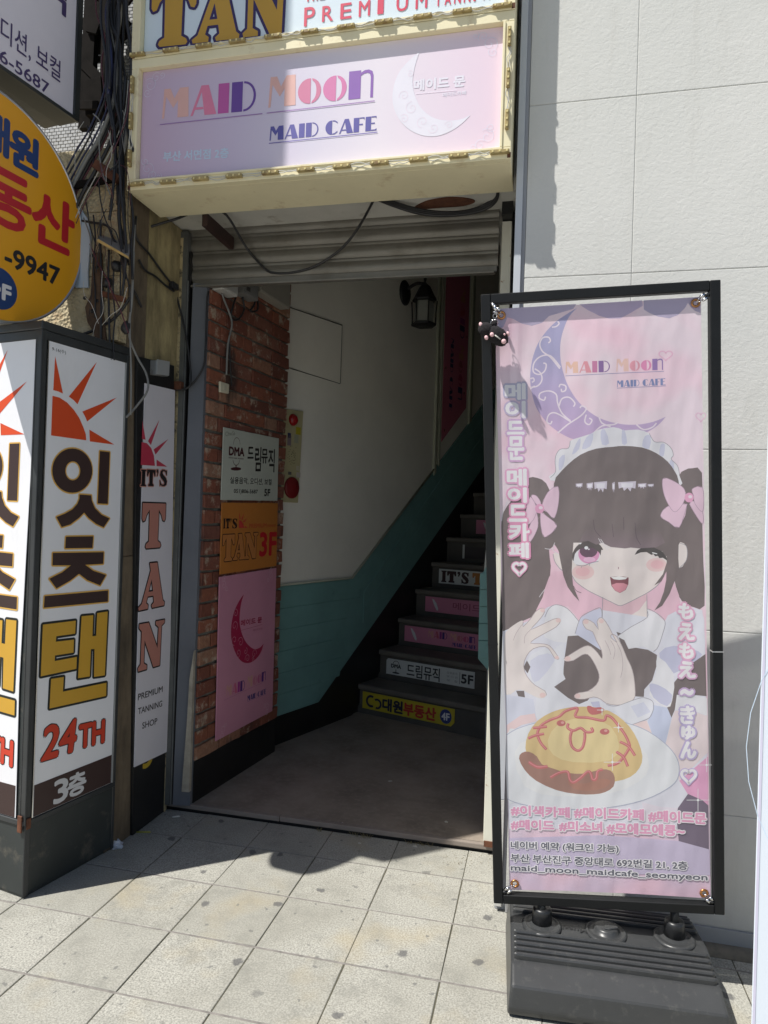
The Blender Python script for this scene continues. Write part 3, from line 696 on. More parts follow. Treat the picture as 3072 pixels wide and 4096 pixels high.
box('guide_fin', (-.172, .500, .034), (-.1695, .509, 2.46), mat('fin', (.17, .18, .18), .6, .2, 8), sh)
# right post
M_post = mat('chipped_white_post', (.66, .65, .56), .55, .06, 6, dirt=(.30, .16, .07), dt=(.63, .68), ds=17, b=.2, bs=30)
rpst = empty('right_post', (1.28, .53, .03), 'chipped cream steel post at the right edge of the doorway', 'door frame')
box('post', (1.262, .518, .038), (1.301, .58, 2.648), M_post, rpst, bevel=.002)
box('post_lip', (1.2575, .56, .038), (1.2615, .60, 2.60), M_post, rpst)
box('rusty_foot', (1.263, .514, .036), (1.300, .5178, .060), M_rust, rpst)
box('cap_block', (1.262, .46, 2.652), (1.306, .58, 2.7045), M_black, rpst)
box('gap_filler', (1.3025, .56, 0), (1.332, .9, 2.7), M_black, rpst)

# ------------------------------------------------------------------ grey building on the right
def stucco():
    m, t, p = nodes('grey_stucco'); p.inputs['Roughness'].default_value = .85; p.inputs['Specular IOR Level'].default_value = .3
    n = nz(t, 2, 4, .6); c = ramp(t, n.outputs[0], .3, .7, (.585, .59, .565, 1), (.635, .635, .61, 1)).outputs[0]
    sx = t.nodes.new('ShaderNodeSeparateXYZ'); g = t.nodes.new('ShaderNodeNewGeometry'); t.links.new(g.outputs[0], sx.inputs[0])
    n2 = nz(t, 14, 5, .7); gr = t.nodes.new('ShaderNodeMapRange'); gr.inputs[1].default_value = .0; gr.inputs[2].default_value = .5; gr.inputs[3].default_value = .32; gr.inputs[4].default_value = 0
    t.links.new(sx.outputs[2], gr.inputs[0]); mu = t.nodes.new('ShaderNodeMath'); mu.operation = 'MULTIPLY'; t.links.new(gr.outputs[0], mu.inputs[0]); t.links.new(n2.outputs[0], mu.inputs[1])
    st1 = nz(t, 3.5, 6, .7, stretch=(2.5, 1, .35)); c = mixc(t, ramp(t, st1.outputs[0], .56, .80, (0, 0, 0, 1), (.38, .38, .38, 1)).outputs[0], c, (.44, .43, .39)); c = mixc(t, mu.outputs[0], c, (.25, .22, .17)); t.links.new(c, p.inputs['Base Color'])
    a = nz(t, 60, 3, .55, stretch=(1, 1, 1.6)); b = nz(t, 150, 2, .5)
    d = t.nodes.new('ShaderNodeTexVoronoi'); d.feature = 'SMOOTH_F1'; d.inputs['Scale'].default_value = 42; w = nz(t, 30, 3, .6)
    t.links.new(w.outputs[1], d.inputs['Vector']); t.links.new(mixc(t, .12, g.outputs[0], w.outputs[1]), d.inputs['Vector'])
    s1_ = t.nodes.new('ShaderNodeMath'); s1_.operation = 'MULTIPLY_ADD'; t.links.new(a.outputs[0], s1_.inputs[0]); s1_.inputs[1].default_value = 1.2; t.links.new(d.outputs[0], s1_.inputs[2])
    bump(t, p, s1_.outputs[0], .30, .0022); return m
M_stucco = stucco()
M_bluegrey = mat('smooth_pale_trim', (.50, .53, .57), .5, .03, 4)
M_bluegrey2 = mat('smooth_grey_trim', (.33, .34, .36), .6, .05, 4)
gb = empty('grey_building', (2.2, .6, 0), 'pale grey stuccoed building wall with large grooved panels beside the doorway', 'building')
box('wall_core', (1.375, .1248, 0), (6.5, 2.2, 6.2), M_stucco, gb)
box('side_wall', (1.334, .135, 0), (1.3745, 2.2, 6.2), M_bluegrey2, gb)
zs = [.062, .436, 1.046, 1.657, 2.267, 2.887, 3.50, 4.11, 4.72]
xs = [1.372, 1.737, 2.957, 4.177, 5.397]
for a, b in zip(xs[:-1], xs[1:]):
    for c, d in zip(zs[:-1], zs[1:]):
        box('panel', (a+.0005, .1215, c+.0009), (b-.0005, .1330, d-.0009), M_stucco, gb, bevel=.0026, seg=2)
box('plinth', (1.372, .116, 0), (6.0, .1332, .058), mat('plinth_paint', (.36, .37, .38), .7, .08, 6, dirt=(.20, .18, .14), dt=(.55, .8), ds=9), gb, bevel=.002)
box('corner_trim', (1.334, .112, .40), (1.3585, .134, 6.2), M_bluegrey, gb, bevel=.0015)
box('corner_trim', (1.334, .112, .02), (1.3585, .134, .398), M_stucco, gb, bevel=.0015)
box('corner_bevel', (1.3588, .124, .02), (1.3712, .134, 6.2), M_bluegrey2, gb)
kerb = prism('wall_foot_strip', [Vector((1.38, .05, .001)), Vector((5, .05, .001)), Vector((5, .1155, .010)), Vector((1.38, .1155, .010))], (0, 0, -.02), mat('grimy_mortar_strip', (.20, .18, .14), .95, .4, 14, b=.8, bs=60, dirt=(.40, .38, .33), dt=(.6, .8), ds=20)); setp(kerb, kind='structure')

# ------------------------------------------------------------------ street light box (sun tanning shop)
c24 = lambda x, y: (150+.4295*x, 1350+.4295*y)          # measuring grids used while reading the photograph
cL = lambda x, y: (.6173*x, 2048+.6173*y)
cM = lambda x, y: (.4219*x, 2300+.4219*y)
c30 = lambda x, y: (.6173*x, 3072+.6173*y)
nR = Vector((.408, -.080, 0)).normalized(); BC = Vector((-.295, -.278, 0))
LR = Plane(BC, nR)                                       # right face, a = 0 at the street corner
nF = Vector((-nR.y, nR.x, 0)) * -1
nF = Vector((nR.y, -nR.x, 0)).normalized()               # faces the street
LF = Plane(BC, nF)                                       # front face, a < 0 to the left
WB = .415; HB = 2.045
M_post2 = mat('dark_grey_post', (.035, .038, .040), .4, .2, 8, b=.1, bs=50, dirt=(.12, .12, .11), dt=(.68, .8), ds=20)
M_boxpan = mat('dusty_dark_panel', (.030, .036, .036), .5, .25, 3, b=.1, bs=40, dirt=(.16, .14, .11), dt=(.55, .8), ds=11)
M_brownpr = ink((.045, .022, .020)); M_or = ink((.70, .075, .015)); M_gold = ink((.62, .35, .035)); M_goldl = ink((.72, .42, .09))
lb = empty('light_box', BC, 'tall white tanning shop light box on the pavement with sun logo and big korean letters', 'light box')
core = [LR.P(.004, 0, -.004), LR.P(WB-.004, 0, -.004), LR.P(WB-.004, 0, -WB+.004), LR.P(.004, 0, -WB+.004)]
prism('body', core, (0, 0, HB-.02), M_boxpan, lb)
prism('top_cap', [LR.P(-.006, HB-.0195, .006), LR.P(WB+.006, HB-.0195, .006), LR.P(WB+.006, HB-.0195, -WB-.006), LR.P(-.006, HB-.0195, -WB-.006)], (0, 0, .03), M_post2, lb, bevel=.003)
for pl, a0, a1 in ((LR, 0, WB), (LF, -WB, 0)):
    plate('base_panel', pl, rect(a0+.002, a1-.002, .012, .255), .003, M_boxpan, lb, d=-.003, bevel=.001)
    plate('bottom_rail', pl, rect(a0+.002, a1-.002, .257, .276), .010, M_post2, lb, d=-.003, bevel=.002)
    plate('top_rail', pl, rect(a0, a1, 1.992, 2.024), .006, M_post2, lb, d=-.003, bevel=.002)
    wp = [(a0+.030, .278), (a1-.022, .278), (a1-.022, 1.990), (a0+.030, 1.990)] if pl is LR else [(a0+.02, .278), (a1-.046, .278), (a1-.052, .75), (a1-.040, 1.2), (a1-.031, 1.5), (a1-.028, 1.990), (a0+.02, 1.990)]
    plate('white_face', pl, wp, .002, M_white, lb, d=0)
    for b0 in (a0+(.024 if pl is LR else .010),):
        plate('inner_trim', pl, rect(b0, b0+.004, .278, 1.99), .004, M_silver, lb)
    plate('face_channel', pl, rect(a1-.020, a1-.016, .278, 1.99), .005, mat('grey_channel', (.35, .36, .36), .5), lb)
for a_ in (0, WB):
    plate('corner_post', LR, rect(a_-.012 if a_ else -.002, a_+.002 if a_ else .020, .002, HB-.02), .006, M_post2, lb, d=-.002, bevel=.002)
plate('corner_post', LF, rect(-.026, .006, .26, HB-.02), .006, M_post2, lb, d=-.001, bevel=.002)
plate('corner_post', LF, rect(-WB, -WB+.02, .002, HB-.02), .006, M_post2, lb, d=-.001, bevel=.002)
plate('rusty_hinge', LF, rect(-.026, -.004, .235, .295), .006, M_rust, lb, d=.006, bevel=.002); plate('rusty_hinge', LR, rect(0, .018, .245, .285), .005, M_rust, lb, d=.005, bevel=.002)
def sunart(pl, disc, rays, f, m, parent, d=.003, off=None, mirrored=None):
    q = [pxpoly(pl, p, f) for p in [disc]+rays]
    if off: q = [[(a+off[0], b+off[1]) for a, b in p] for p in q]
    return q
sun_px = [[(135, 543), (200, 560), (270, 605), (335, 675), (385, 750), (420, 830), (445, 900), (450, 958), (122, 912)],
          [(160, 175), (233, 523), (190, 503), (142, 490)], [(548, 228), (368, 622), (330, 582), (287, 550)], [(733, 560), (458, 783), (438, 735), (413, 690)], [(478, 858), (712, 998), (483, 968)]]
Qsun = [pxpoly(LR, p, c24) for p in sun_px]
hang1 = [[pxpoly(LR, [(318+186*math.cos(R_(t)), 1240-206*math.sin(R_(t))) for t in range(0, 360, 10)], c24), pxpoly(LR, [(323+70*math.cos(R_(t)), 1242-89*math.sin(R_(t))) for t in range(0, 360, 15)], c24)],
         [pxpoly(LR, [(575, 1058), (668, 1068), (648, 1550), (555, 1545)], c24)],
         [pxpoly(LR, [(385, 1462), (495, 1470), (500, 1520), (530, 1590), (590, 1650), (665, 1685), (610, 1768), (540, 1735), (470, 1680), (428, 1630), (380, 1680), (300, 1740), (220, 1765), (170, 1672), (250, 1640), (320, 1600), (365, 1550), (385, 1500)], c24)],
         [pxpoly(LR, [(423, 160), (600, 157), (595, 232), (418, 235)], cL)],
         [pxpoly(LR, [(338, 265), (668, 260), (665, 335), (548, 342), (600, 380), (683, 408), (645, 475), (560, 440), (508, 400), (450, 445), (362, 495), (315, 432), (400, 390), (455, 345), (336, 345)], cL)],
         [pxpoly(LR, [(285, 545), (697, 508), (695, 580), (280, 620)], cL)]]
hang2 = [[pxpoly(LR, [(400, 470), (712, 432), (706, 555), (528, 580), (522, 632), (695, 612), (690, 735), (515, 762), (512, 815), (722, 775), (718, 888), (380, 960)], cM)],
         [pxpoly(LR, [(768, 390), (878, 380), (870, 580), (905, 575), (915, 360), (1015, 345), (988, 950), (885, 965), (890, 700), (855, 703), (845, 960), (733, 978)], cM)],
         [pxpoly(LR, [(478, 985), (598, 965), (590, 1105), (1003, 1020), (1000, 1145), (463, 1265)], cM)]]
num = [LR.pix(*cL(265, 1610)), LR.pix(*cL(478, 1545)), LR.pix(*cL(285, 1395)), LR.pix(*cL(510, 1530)), LR.pix(*cL(668, 1488)), LR.pix(*cL(512, 1385))]
fl3 = [LR.pix(*c30(345, 218)), LR.pix(*c30(432, 185)), LR.pix(*c30(350, 60)), LR.pix(*c30(435, 185)), LR.pix(*c30(548, 150)), LR.pix(*c30(435, 28))]
def shift(Q, s):
    return [[(a+s, b) for a, b in l] for l in Q]
def box_art(pl, s, clip=None):
    print_polys('sun_logo', pl, [[l] for l in shift(Qsun, s)], M_or, lb, .0026)
    H1 = [shift(p, s) for p in hang1]; H2 = [shift(p, s) for p in hang2]
    print_polys('letter_outline', pl, H1, M_goldl, lb, .0026, dil=.0052)
    print_polys('letter_fill', pl, [p if len(p) == 1 else p for p in H1], M_brownpr, lb, .0034)
    print_polys('letter_outline', pl, H2, ink((.012, .016, .014)), lb, .0026, dil=.0085)
    print_polys('letter_fill', pl, H2, M_gold, lb, .0036)
    for (o, r, t), word in ((num[:3], '24'), (num[3:], 'TH')):
        for nm, mm, bd, dd in (('letter_outline', ink((.012, .014, .014)), .0085, .0026), ('letter_fill', ink((.62, .05, .02)), .0045, .0034)):
            text_local(nm, pl, word, (o[0]+s, o[1]), (r[0]-o[0], r[1]-o[1]), ((.012 if word == '24' else 0), t[1]-o[1]), mm, lb, dd, bd)
    a0, a1 = (.030, WB-.022) if pl is LR else (-WB+.02, -.050)
    print_polys('brown_band', pl, [rect(a0+.001, a1-.001, .279, .392)], M_brownpr, lb, .0026)
    for (o, r, t), word in ((fl3[:3], '3'), (fl3[3:], '층')):
        text_local('letter_fill', pl, word, (o[0]+s, .292), (r[0]-o[0], 0), (0, .083), ink((.6, .6, .62)), lb, .0040, .0034)
box_art(LR, 0)
box_art(LF, -WB-.004)
text_local('pen_note', LR, '9-16(수)', (.042, 1.955), (.060, 0), (0, .017), ink((.02, .02, .02)), lb, .0026)

# ------------------------------------------------------------------ black board with narrow white sign on the reveal
BB = Plane((-.2135, 0, 0), (1, 0, 0))
bb = empty('wall_sign', (-.2135, .39, 0), 'narrow white board with pink outlined TAN letters fixed on a tall black board', 'sign')
def R2(u0, v0): return BB.pix(u0, v0)
tlb, trb = R2(539, 1424), R2(688, 1463); bl, br = R2(520, 3342), R2(657, 3236)
plate('black_board', BB, [(bl[0], 0.002), (br[0], .002), (trb[0], trb[1]), (tlb[0], tlb[1])], .012, M_black, bb, bevel=.001)
wq = [R2(567, 1533), R2(687, 1561), R2(661, 3003), R2(524, 3067)]
plate('white_board', BB, wq, .004, mat('pale_lilac_board', (.74, .72, .77), .4, .03, 4), bb, d=.0125)
BB2 = BB.off(.0125)
def bp(pts, f): return pxpoly(BB2, pts, f)
print_polys('sun_logo', BB2, [[bp(p, c24)] for p in ([(960, 973), (1010, 985), (1050, 1030), (1075, 1100), (1085, 1195), (952, 1187)], [(968, 775), (997, 952), (962, 945)], [(1127, 765), (1047, 1002), (1020, 965)], [(1210, 945), (1090, 1090), (1072, 1043)], [(1100, 1137), (1198, 1203), (1100, 1197)])], ink((.55, .045, .09)), bb, .0048)
pinkf = ink((.55, .24, .19)); blk = ink((.014, .012, .014))
for ch, x0, x1 in (('I', 948, 1000), ('T', 1006, 1085), ("'", 1090, 1115), ('S', 1125, 1195)):
    slab_px(BB2, ch, (x0, 1383), (x1, 1385), (x0, 1228), blk, ink((.60, .28, .22)), .0042, bb, .0048, c24)
slab_px(BB2, 'T', (955, 1968), (1172, 1950), (957, 1540), pinkf, blk, .0062, bb, .0048, c24)
slab_px(BB2, 'A', (888, 640), (1058, 603), (905, 338), pinkf, blk, .0062, bb, .0048, cL)
slab_px(BB2, 'N', (885, 1035), (1050, 985), (895, 728), pinkf, blk, .0062, bb, .0048, cL)
for wd, a_, b_, c_ in (('PREMIUM', (888, 1220), (1047, 1165), (888, 1180)), ('TANNING', (888, 1312), (1044, 1258), (888, 1272)), ('SHOP', (915, 1405), (1012, 1372), (915, 1365))):
    text_px('lettering', BB2, wd, a_, b_, c_, blk, bb, .0048, .0004, cL)
text_local('lettering', BB, '5', (R2(563, 3050)[0], R2(563, 3075)[1]), (.07, 0), (0, .10), ink((.55, .38, .03)), bb, .0127, .004)
sw = [R2(590, 1441), R2(641, 1450), R2(638, 1507), R2(588, 1500)]
bx = empty('junction_box', (-.2, .4, 1.95), 'small grey metal box on top of the black board', 'box')
plate('box_body', BB, sw, .03, M_steel, bx, d=.0125, bevel=.002); plate('cover', BB, [(a*1.0+.003, b+.004) for a, b in sw], .002, mat('cover_metal', (.5, .52, .53), .35, .05, 6, metal=.3), bx, d=.043)
st_ = box('standing_post', (-.262, .118-.032, 0), (-.224, .1145-.006, 1.4), M_brownside); setp(st_, 'grimy brown wooden post between the light box and the black board', 'post')

# ------------------------------------------------------------------ projecting round sign
T9 = R_(9); N9 = (math.cos(T9), -math.sin(T9), 0)
XR = -.40; RS = Plane((XR, 0, 0), N9); cy, cz, rr = -.353, 2.452, .408
M9R = Matrix.Translation((XR, 0, 0)) @ Matrix.Rotation(-T9, 4, 'Z')
rs = empty('round_sign', RS.P(cy, cz), 'round yellow-orange projecting sign of an estate agency with blue and red korean letters', 'sign')
M_yel = mat('yellow_acrylic', (.80, .37, .014), .35, .03, 3)
M_rim = mat('silver_rim', (.45, .47, .50), .3, .05, 9, metal=.7)
print_polys('face', RS, [ell(cy, cz, rr-.006, rr-.006, n=72)], M_yel, rs, 0)
lathe('drum', [(rr-.010, -.09), (rr, -.088), (rr, -.004), (rr, .003), (rr-.008, .004), (rr-.009, -.001)], (0, 0, 0), M_rim, rs, 72, 'Z', M=Matrix.Translation(RS.P(cy, cz)) @ Matrix((RS.ex, RS.ey, RS.n)).transposed().to_4x4())
blue = ink((.010, .045, .17)); red = ink((.50, .012, .022))
o = RS.pix(147, 720); w0 = RS.pix(38, 700)[0]; w1 = o[0]; 
zb_, zt__ = RS.pix(146, 706)[1], RS.pix(62, 515)[1]
text_local('lettering', RS, '원', (w0, zb_), (w1-w0, 0), (0, zt__-zb_), blue, rs, .001, .0070)
text_local('lettering', RS, '대', (w0-(w1-w0)*1.04, zb_+.01), ((w1-w0)*.94, 0), (0, zt__-zb_-.0), blue, rs, .001, .0070)
a0_, a1_ = RS.pix(130, 900)[0], RS.pix(293, 900)[0]; zb3, zt3 = RS.pix(271, 1018)[1], RS.pix(180, 770)[1]
text_local('lettering', RS, '산', (a0_, zb3), (a1_-a0_, 0), (0, zt3-zb3), red, rs, .001, .0070)
for i, ch in enumerate('동부'):
    text_local('lettering', RS, ch, (a0_-(a1_-a0_)*1.04*(i+1), zb3), ((a1_-a0_)*.97, 0), (0, zt3-zb3), red, rs, .001, .0070)
e7 = RS.pix(236, 1125)[0]; zb7, zt7 = RS.pix(222, 1139)[1], RS.pix(222, 1068)[1]; s7_ = RS.pix(20, 1040)[0]
text_local('lettering', RS, '-9947', (s7_, zb7), (e7-s7_, 0), (0, zt7-zb7), ink((.012, .014, .02)), rs, .001, .0028)
text_local('lettering', RS, '808', (s7_-.26, zb7), (.22, 0), (0, zt7-zb7), ink((.012, .014, .02)), rs, .001, .0028)
cr_ = .074; ce = RS.pix(68, 1178); ccx, ccz = ce[0]-cr_, RS.pix(30, 1165)[1]
print_polys('blue_disc', RS, [ell(ccx, ccz, cr_, cr_, n=36)], blue, rs, .001)
text_local('lettering', RS, 'F', (ccx+.014, ccz-.034), (.032, 0), (0, .052), ink((.7, .7, .72)), rs, .002, .0035)
text_local('lettering', RS, '4', (ccx-.050, ccz-.034), (.052, 0), (0, .078), ink((.7, .7, .72)), rs, .002, .0035)
for z_ in (2.30, 2.56):
    box('bracket', (-.06, -.0, z_-.015), (-.03, .12, z_+.015), M_rust, rs, M=M9R)

# ------------------------------------------------------------------ projecting box sign above it
XB = -.393; BS = Plane((XB, 0, 0), N9); M9B = Matrix.Translation((XB, 0, 0)) @ Matrix.Rotation(-T9, 4, 'Z')
bs = empty('box_sign', (XB, -.38, 2.934), 'white rectangular projecting sign with dark frame and thin korean letters above the round sign', 'sign')
box('casing', (-.10, -.79, 2.934), (-.006, 0, 6.7), mat('dark_olive_casing', (.030, .032, .028), .55, .15, 6), bs, bevel=.003, M=M9B)
box('casing_underside', (-.175, -.79, 2.936), (-.1015, -.005, 2.944), M_dark, bs, M=M9B)  # thin plate added as the casing's underside; full-depth body would block the sun
plate('white_face', BS, rect(-.76, -.028, 2.945, 6.67), .003, mat('lilac_white_face', (.72, .69, .76), .35, .06, 1.4), bs, d=-.004)
for q in (rect(-.79, 0, 2.930, 2.944), rect(-.79, 0, 6.671, 6.70), rect(-.79, -.761, 2.9442, 6.6708), rect(-.027, 0, 2.9442, 6.6708)):
    plate('frame_bar', BS, q, .012, M_dark, bs, d=-.0055, bevel=.001)
iv = ink((.055, .035, .13)); bx_ = lambda u, v: BS.pix(.3617*u, .3617*v)
A1, A2 = bx_(10, 300)[0], bx_(668, 800)[0]; zb_, zt_ = bx_(660, 925)[1], bx_(565, 600)[1]
text_local('lettering', BS, '디션, 보컬', (A1, zb_), (A2-A1, 0), (0, zt_-zb_), iv, bs, .0005, .0005)
text_local('lettering', BS, '실용음악, 오', (A1-.46, zb_), (.44, 0), (0, zt_-zb_), iv, bs, .0005, .0005)
A3, A4 = bx_(-2, 600)[0], bx_(540, 1000)[0]; zb_, zt_ = bx_(510, 1035)[1], bx_(480, 880)[1]
text_local('lettering', BS, '6-5687', (A3, zb_), (A4-A3, 0), (0, zt_-zb_), iv, bs, .0005, .0008)
text_local('lettering', BS, '드림뮤직', (-.70, 3.30), (.62, 0), (0, .16), iv, bs, .0005, .003)

# ------------------------------------------------------------------ shop signs above the door
def led_module(parent, P, along, m_=M_led):
    """yellowed three-chip module with a saddle, P centre on the frame face"""
    bm = bmesh.new()
    if along == 'x': add_box(bm, (P.x-.033, P.y-.015, P.z-.0062), (P.x+.033, P.y, P.z+.0062))
    else: add_box(bm, (P.x-.0062, P.y-.015, P.z-.033), (P.x+.0062, P.y, P.z+.033))
    bmesh.ops.bevel(bm, geom=bm.edges[:], offset=.0015, segments=1, affect='EDGES')
    o = bm_obj('led_module', bm, m_, parent)
    return o
M_panelblue = mat('pale_blue_acrylic', (.66, .76, .84), .35, .02, 3)
def cafe_face():
    m, t, p = nodes('pink_lavender_acrylic'); p.inputs['Roughness'].default_value = .35
    g = t.nodes.new('ShaderNodeNewGeometry'); s = t.nodes.new('ShaderNodeSeparateXYZ'); t.links.new(g.outputs[0], s.inputs[0])
    r = t.nodes.new('ShaderNodeValToRGB'); mr = t.nodes.new('ShaderNodeMapRange'); mr.inputs[1].default_value = -.12; mr.inputs[2].default_value = 1.28
    t.links.new(s.outputs[0], mr.inputs[0]); t.links.new(mr.outputs[0], r.inputs[0]); cr = r.color_ramp
    cr.elements[0].color = (.57, .43, .58, 1); cr.elements[1].color = (.80, .64, .76, 1)
    for pp, c in ((.28, (.60, .52, .68)), (.5, (.70, .66, .78)), (.68, (.80, .74, .82))):
        e = cr.elements.new(pp); e.color = (*c, 1)
    t.links.new(r.outputs[0], p.inputs['Base Color']); return m
M_cafe = cafe_face()
SX0, SX1 = -.165, 1.318
FP = Plane((0, 0, 0), (0, -1, 0)); PP = Plane((0, .026, 0), (0, -1, 0))
cs = empty('cafe_sign', (.58, .1, 2.64), 'pink maid cafe box sign with cream frame ringed by small light modules, above the shutter', 'sign')
ts = empty('tanning_sign', (.58, .1, 3.16), 'pale blue tanning shop box sign with huge orange TAN letters, above the pink sign', 'sign')
Z0, Z1, Z2 = 2.641, 3.157, 3.80
for root, za, zb1, mface in ((cs, Z0, Z1-.002, M_cafe), (ts, Z1+.0005, Z2, M_panelblue)):
    bt = .041 if root is cs else .022
    tp_ = .038
    box('casing', (SX0, .028, za), (SX1, .245, zb1), M_cream, root, bevel=.002)
    plate('face_panel', PP, rect(SX0+.040, SX1-.040, za+bt, zb1-tp_), .004, mface, root, d=-.0015)
    for q in (rect(SX0, SX1, za, za+bt-.001), rect(SX0, SX1, zb1-tp_+.001, zb1), rect(SX0, SX0+.0385, za+bt-.0008, zb1-tp_+.0008), rect(SX1-.0385, SX1, za+bt-.0008, zb1-tp_+.0008)):
        plate('frame_bar', FP, q, .028, M_cream, root, d=-.028, bevel=.0015)
    for q in (rect(SX0+.030, SX1-.030, za+bt-.009, za+bt-.001), rect(SX0+.030, SX0+.0385, za+bt, zb1-tp_), rect(SX1-.0385, SX1-.030, za+bt, zb1-tp_)):
        plate('frame_lip', FP, q, .004, M_cream, root, d=.0004, bevel=.001)
    for a_, b_ in ((SX0+.004, za+.006), (SX1-.012, za+.006)):
        box('rust_spot', (a_, -.0016, b_-.004), (a_+.012, -.0001, b_+.014), M_rust, root)
def module_row(root, pts, along):
    wires = []
    for i, (a, b) in enumerate(pts):
        led_module(root, FP.P(a, b, .0003), along)
        bm = bmesh.new()
        for t_ in (-.024, 0, .024):
            c = FP.P(a + (t_ if along == 'x' else 0), b + (0 if along == 'x' else t_), 0)
            add_box(bm, (c.x-.0030, -.0175, c.z-.0030), (c.x+.0030, -.0154, c.z+.0035))
        bm_obj('led_chip', bm, M_chip, root)['kind'] = 'stuff'
        if i:
            pa, pb = pts[i-1]
            for s_ in (0, 1):
                n = 5; W_ = []
                for k in range(n):
                    f_ = k/(n-1); off = (random.uniform(-.006, .006) if 0 < k < n-1 else 0) + (.004 if s_ else -.003)
                    if along == 'x': W_.append(FP.P(pa+.034+(a-pa-.068)*f_, pb+(b-pb)*f_+off, .006 if 0 < k < n-1 else .008))
                    else: W_.append(FP.P(pa+(a-pa)*f_+off, pb+(b-pb)*f_+(-.034 if b < pb else .034)*(1-2*f_), .006 if 0 < k < n-1 else .008))
                wires.append(W_)
    bm = bmesh.new()
    for W_ in wires: tube_geo(bm, catmull(W_, 3), .0016, 5)
    o = bm_obj('module_wires', bm, M_wirew, root, smooth=True); o['kind'] = 'stuff'
bot = [at_y(u, v, 0) for u, v in ((551, 738), (676, 731), (806, 718), (940, 708), (1084, 693), (1226, 682), (1370, 669), (1520, 654), (1675, 640), (1835, 625), (2000, 607))]
module_row(cs, [(p.x, .5*(p.z+Z0+.016)) for p in bot], 'x')
top = [at_y(u, v, 0) for u, v in ((554, 235), (687, 219), (818, 203), (952, 185), (1095, 167), (1240, 151), (1386, 132), (1536, 108), (1692, 84), (1850, 60), (2010, 36))]
module_row(ts, [(p.x, Z1+.0115) for p in top], 'x')
lft = [at_y(u, v, 0) for u, v in ((522, 345), (518, 490), (514, 638))]
module_row(cs, [(SX0+.014, p.z) for p in lft], 'z')
rgt = [at_y(u, v, 0) for u, v in ((2043, 152), (2037, 318), (2029, 483))]
module_row(cs, [(SX1-.016, p.z) for p in rgt], 'z')
# cafe lettering
PQ = PP.off(.0030)
k0 = lambda x, y: (.6173*x, .6173*y); k1 = lambda x, y: (1024+.6173*x, .6173*y)
PEA, SAL, MAG, PUR = (.74, .44, .40), (.72, .22, .36), (.50, .10, .36), (.14, .06, .32)
deco_px(PQ, 'MAID', (648, 475), (1030, 441), (648, 358), [PEA, SAL, MAG, PUR], cs)
deco_px(PQ, 'Moon', (1073, 431), (1500, 388), (1073, 310), [PEA, (.62, .20, .34), (.66, .20, .42), (.26, .12, .44)], cs)
deco_px(PQ, 'MAID CAFE', (1078, 563), (1510, 521), (1080, 507), [(.11, .10, .36)], cs)
def line_px(pl, p, q, w, m, parent, d=.0012, f=lambda x, y: (x, y)):
    a, b = pl.pix(*f(*p)), pl.pix(*f(*q)); print_ribbon('underline', pl, [a, b], w, m, parent, d, k=0)
line_px(PQ, (640, 499), (1050, 455), .0035, ink((.34, .20, .46)), cs); line_px(PQ, (1067, 453), (1499, 404), .0035, ink((.34, .20, .46)), cs)
line_px(PQ, (1076, 574), (1510, 529), .0030, ink((.14, .12, .40)), cs)
pale = ink((.78, .76, .85))
cres_o = [(1060, 335), (1000, 385), (930, 465), (893, 560), (885, 650), (905, 730), (950, 800), (1010, 850), (1090, 880), (1180, 880), (1270, 845), (1340, 795), (1390, 745)]
cres_i = [(1320, 775), (1220, 780), (1140, 758), (1070, 700), (1030, 620), (1015, 530), (1030, 430)]
def crescent(pl, o_, i_, m, parent, d, f, name='crescent'):
    A = [pl.pix(*f(x, y)) for x, y in o_]; B = [pl.pix(*f(x, y)) for x, y in i_]
    A = [(v.x, v.y) for v in catmull([Vector((a, b, 0)) for a, b in A], 4)]
    B = [(v.x, v.y) for v in catmull([Vector((a, b, 0)) for a, b in [(A[-1])]+B+[A[0]]], 4)][1:-1]
    return print_polys(name, pl, [A+B], m, parent, min(d, .0003) if pl is PQ else d)
crescent(PQ, cres_o, cres_i, pale, cs, .0010, k1)
def swirl(pl, c, r, turns, a0, w, m, parent, d, tail=None, hand=1):
    pts = []
    n = int(14*turns)
    for i in range(n+1):
        t_ = i/n; a = R_(a0) + hand*turns*2*math.pi*(1-t_); q = r*(1-t_)**.8 + r*.08
        pts.append((c[0]+q*math.cos(a), c[1]+q*math.sin(a)))
    if tail: pts = [tuple(x) for x in tail]+pts
    print_ribbon('scroll', pl, pts, w, m, parent, d, k=2)
sw_m = ink((.80, .72, .82))
for (x, y, r, a, hd) in ((960, 620, .018, 90, 1), (1010, 700, .022, 200, -1), (960, 770, .016, 30, 1), (1080, 790, .020, 150, 1), (1150, 830, .018, 300, -1), (1250, 810, .014, 60, 1), (1000, 480, .012, 10, 1)):
    swirl(PQ, PQ.pix(*k1(x, y)), r, 1.3, a, .0028, sw_m, cs, .0006, hand=hd)
text_px('lettering', PQ, '메이드 문', (1025, 588), (1352, 558), (1025, 518), pale, cs, .0004, .0018, k1)
line_px(PQ, (1035, 605), (1300, 582), .0018, pale, cs, f=k1)
text_px('lettering', PQ, '메이드카페', (1210, 628), (1360, 612), (1210, 602), pale, cs, .0004, .0004, k1)
text_px('lettering', PQ, '부산 서면점 2층', (1058, 1048), (1480, 1022), (1058, 985), ink((.55, .66, .82)), cs, .0003, .0012, k0)
orn = ink((.70, .74, .86))
za, zb1 = Z0+.041, Z1-.04
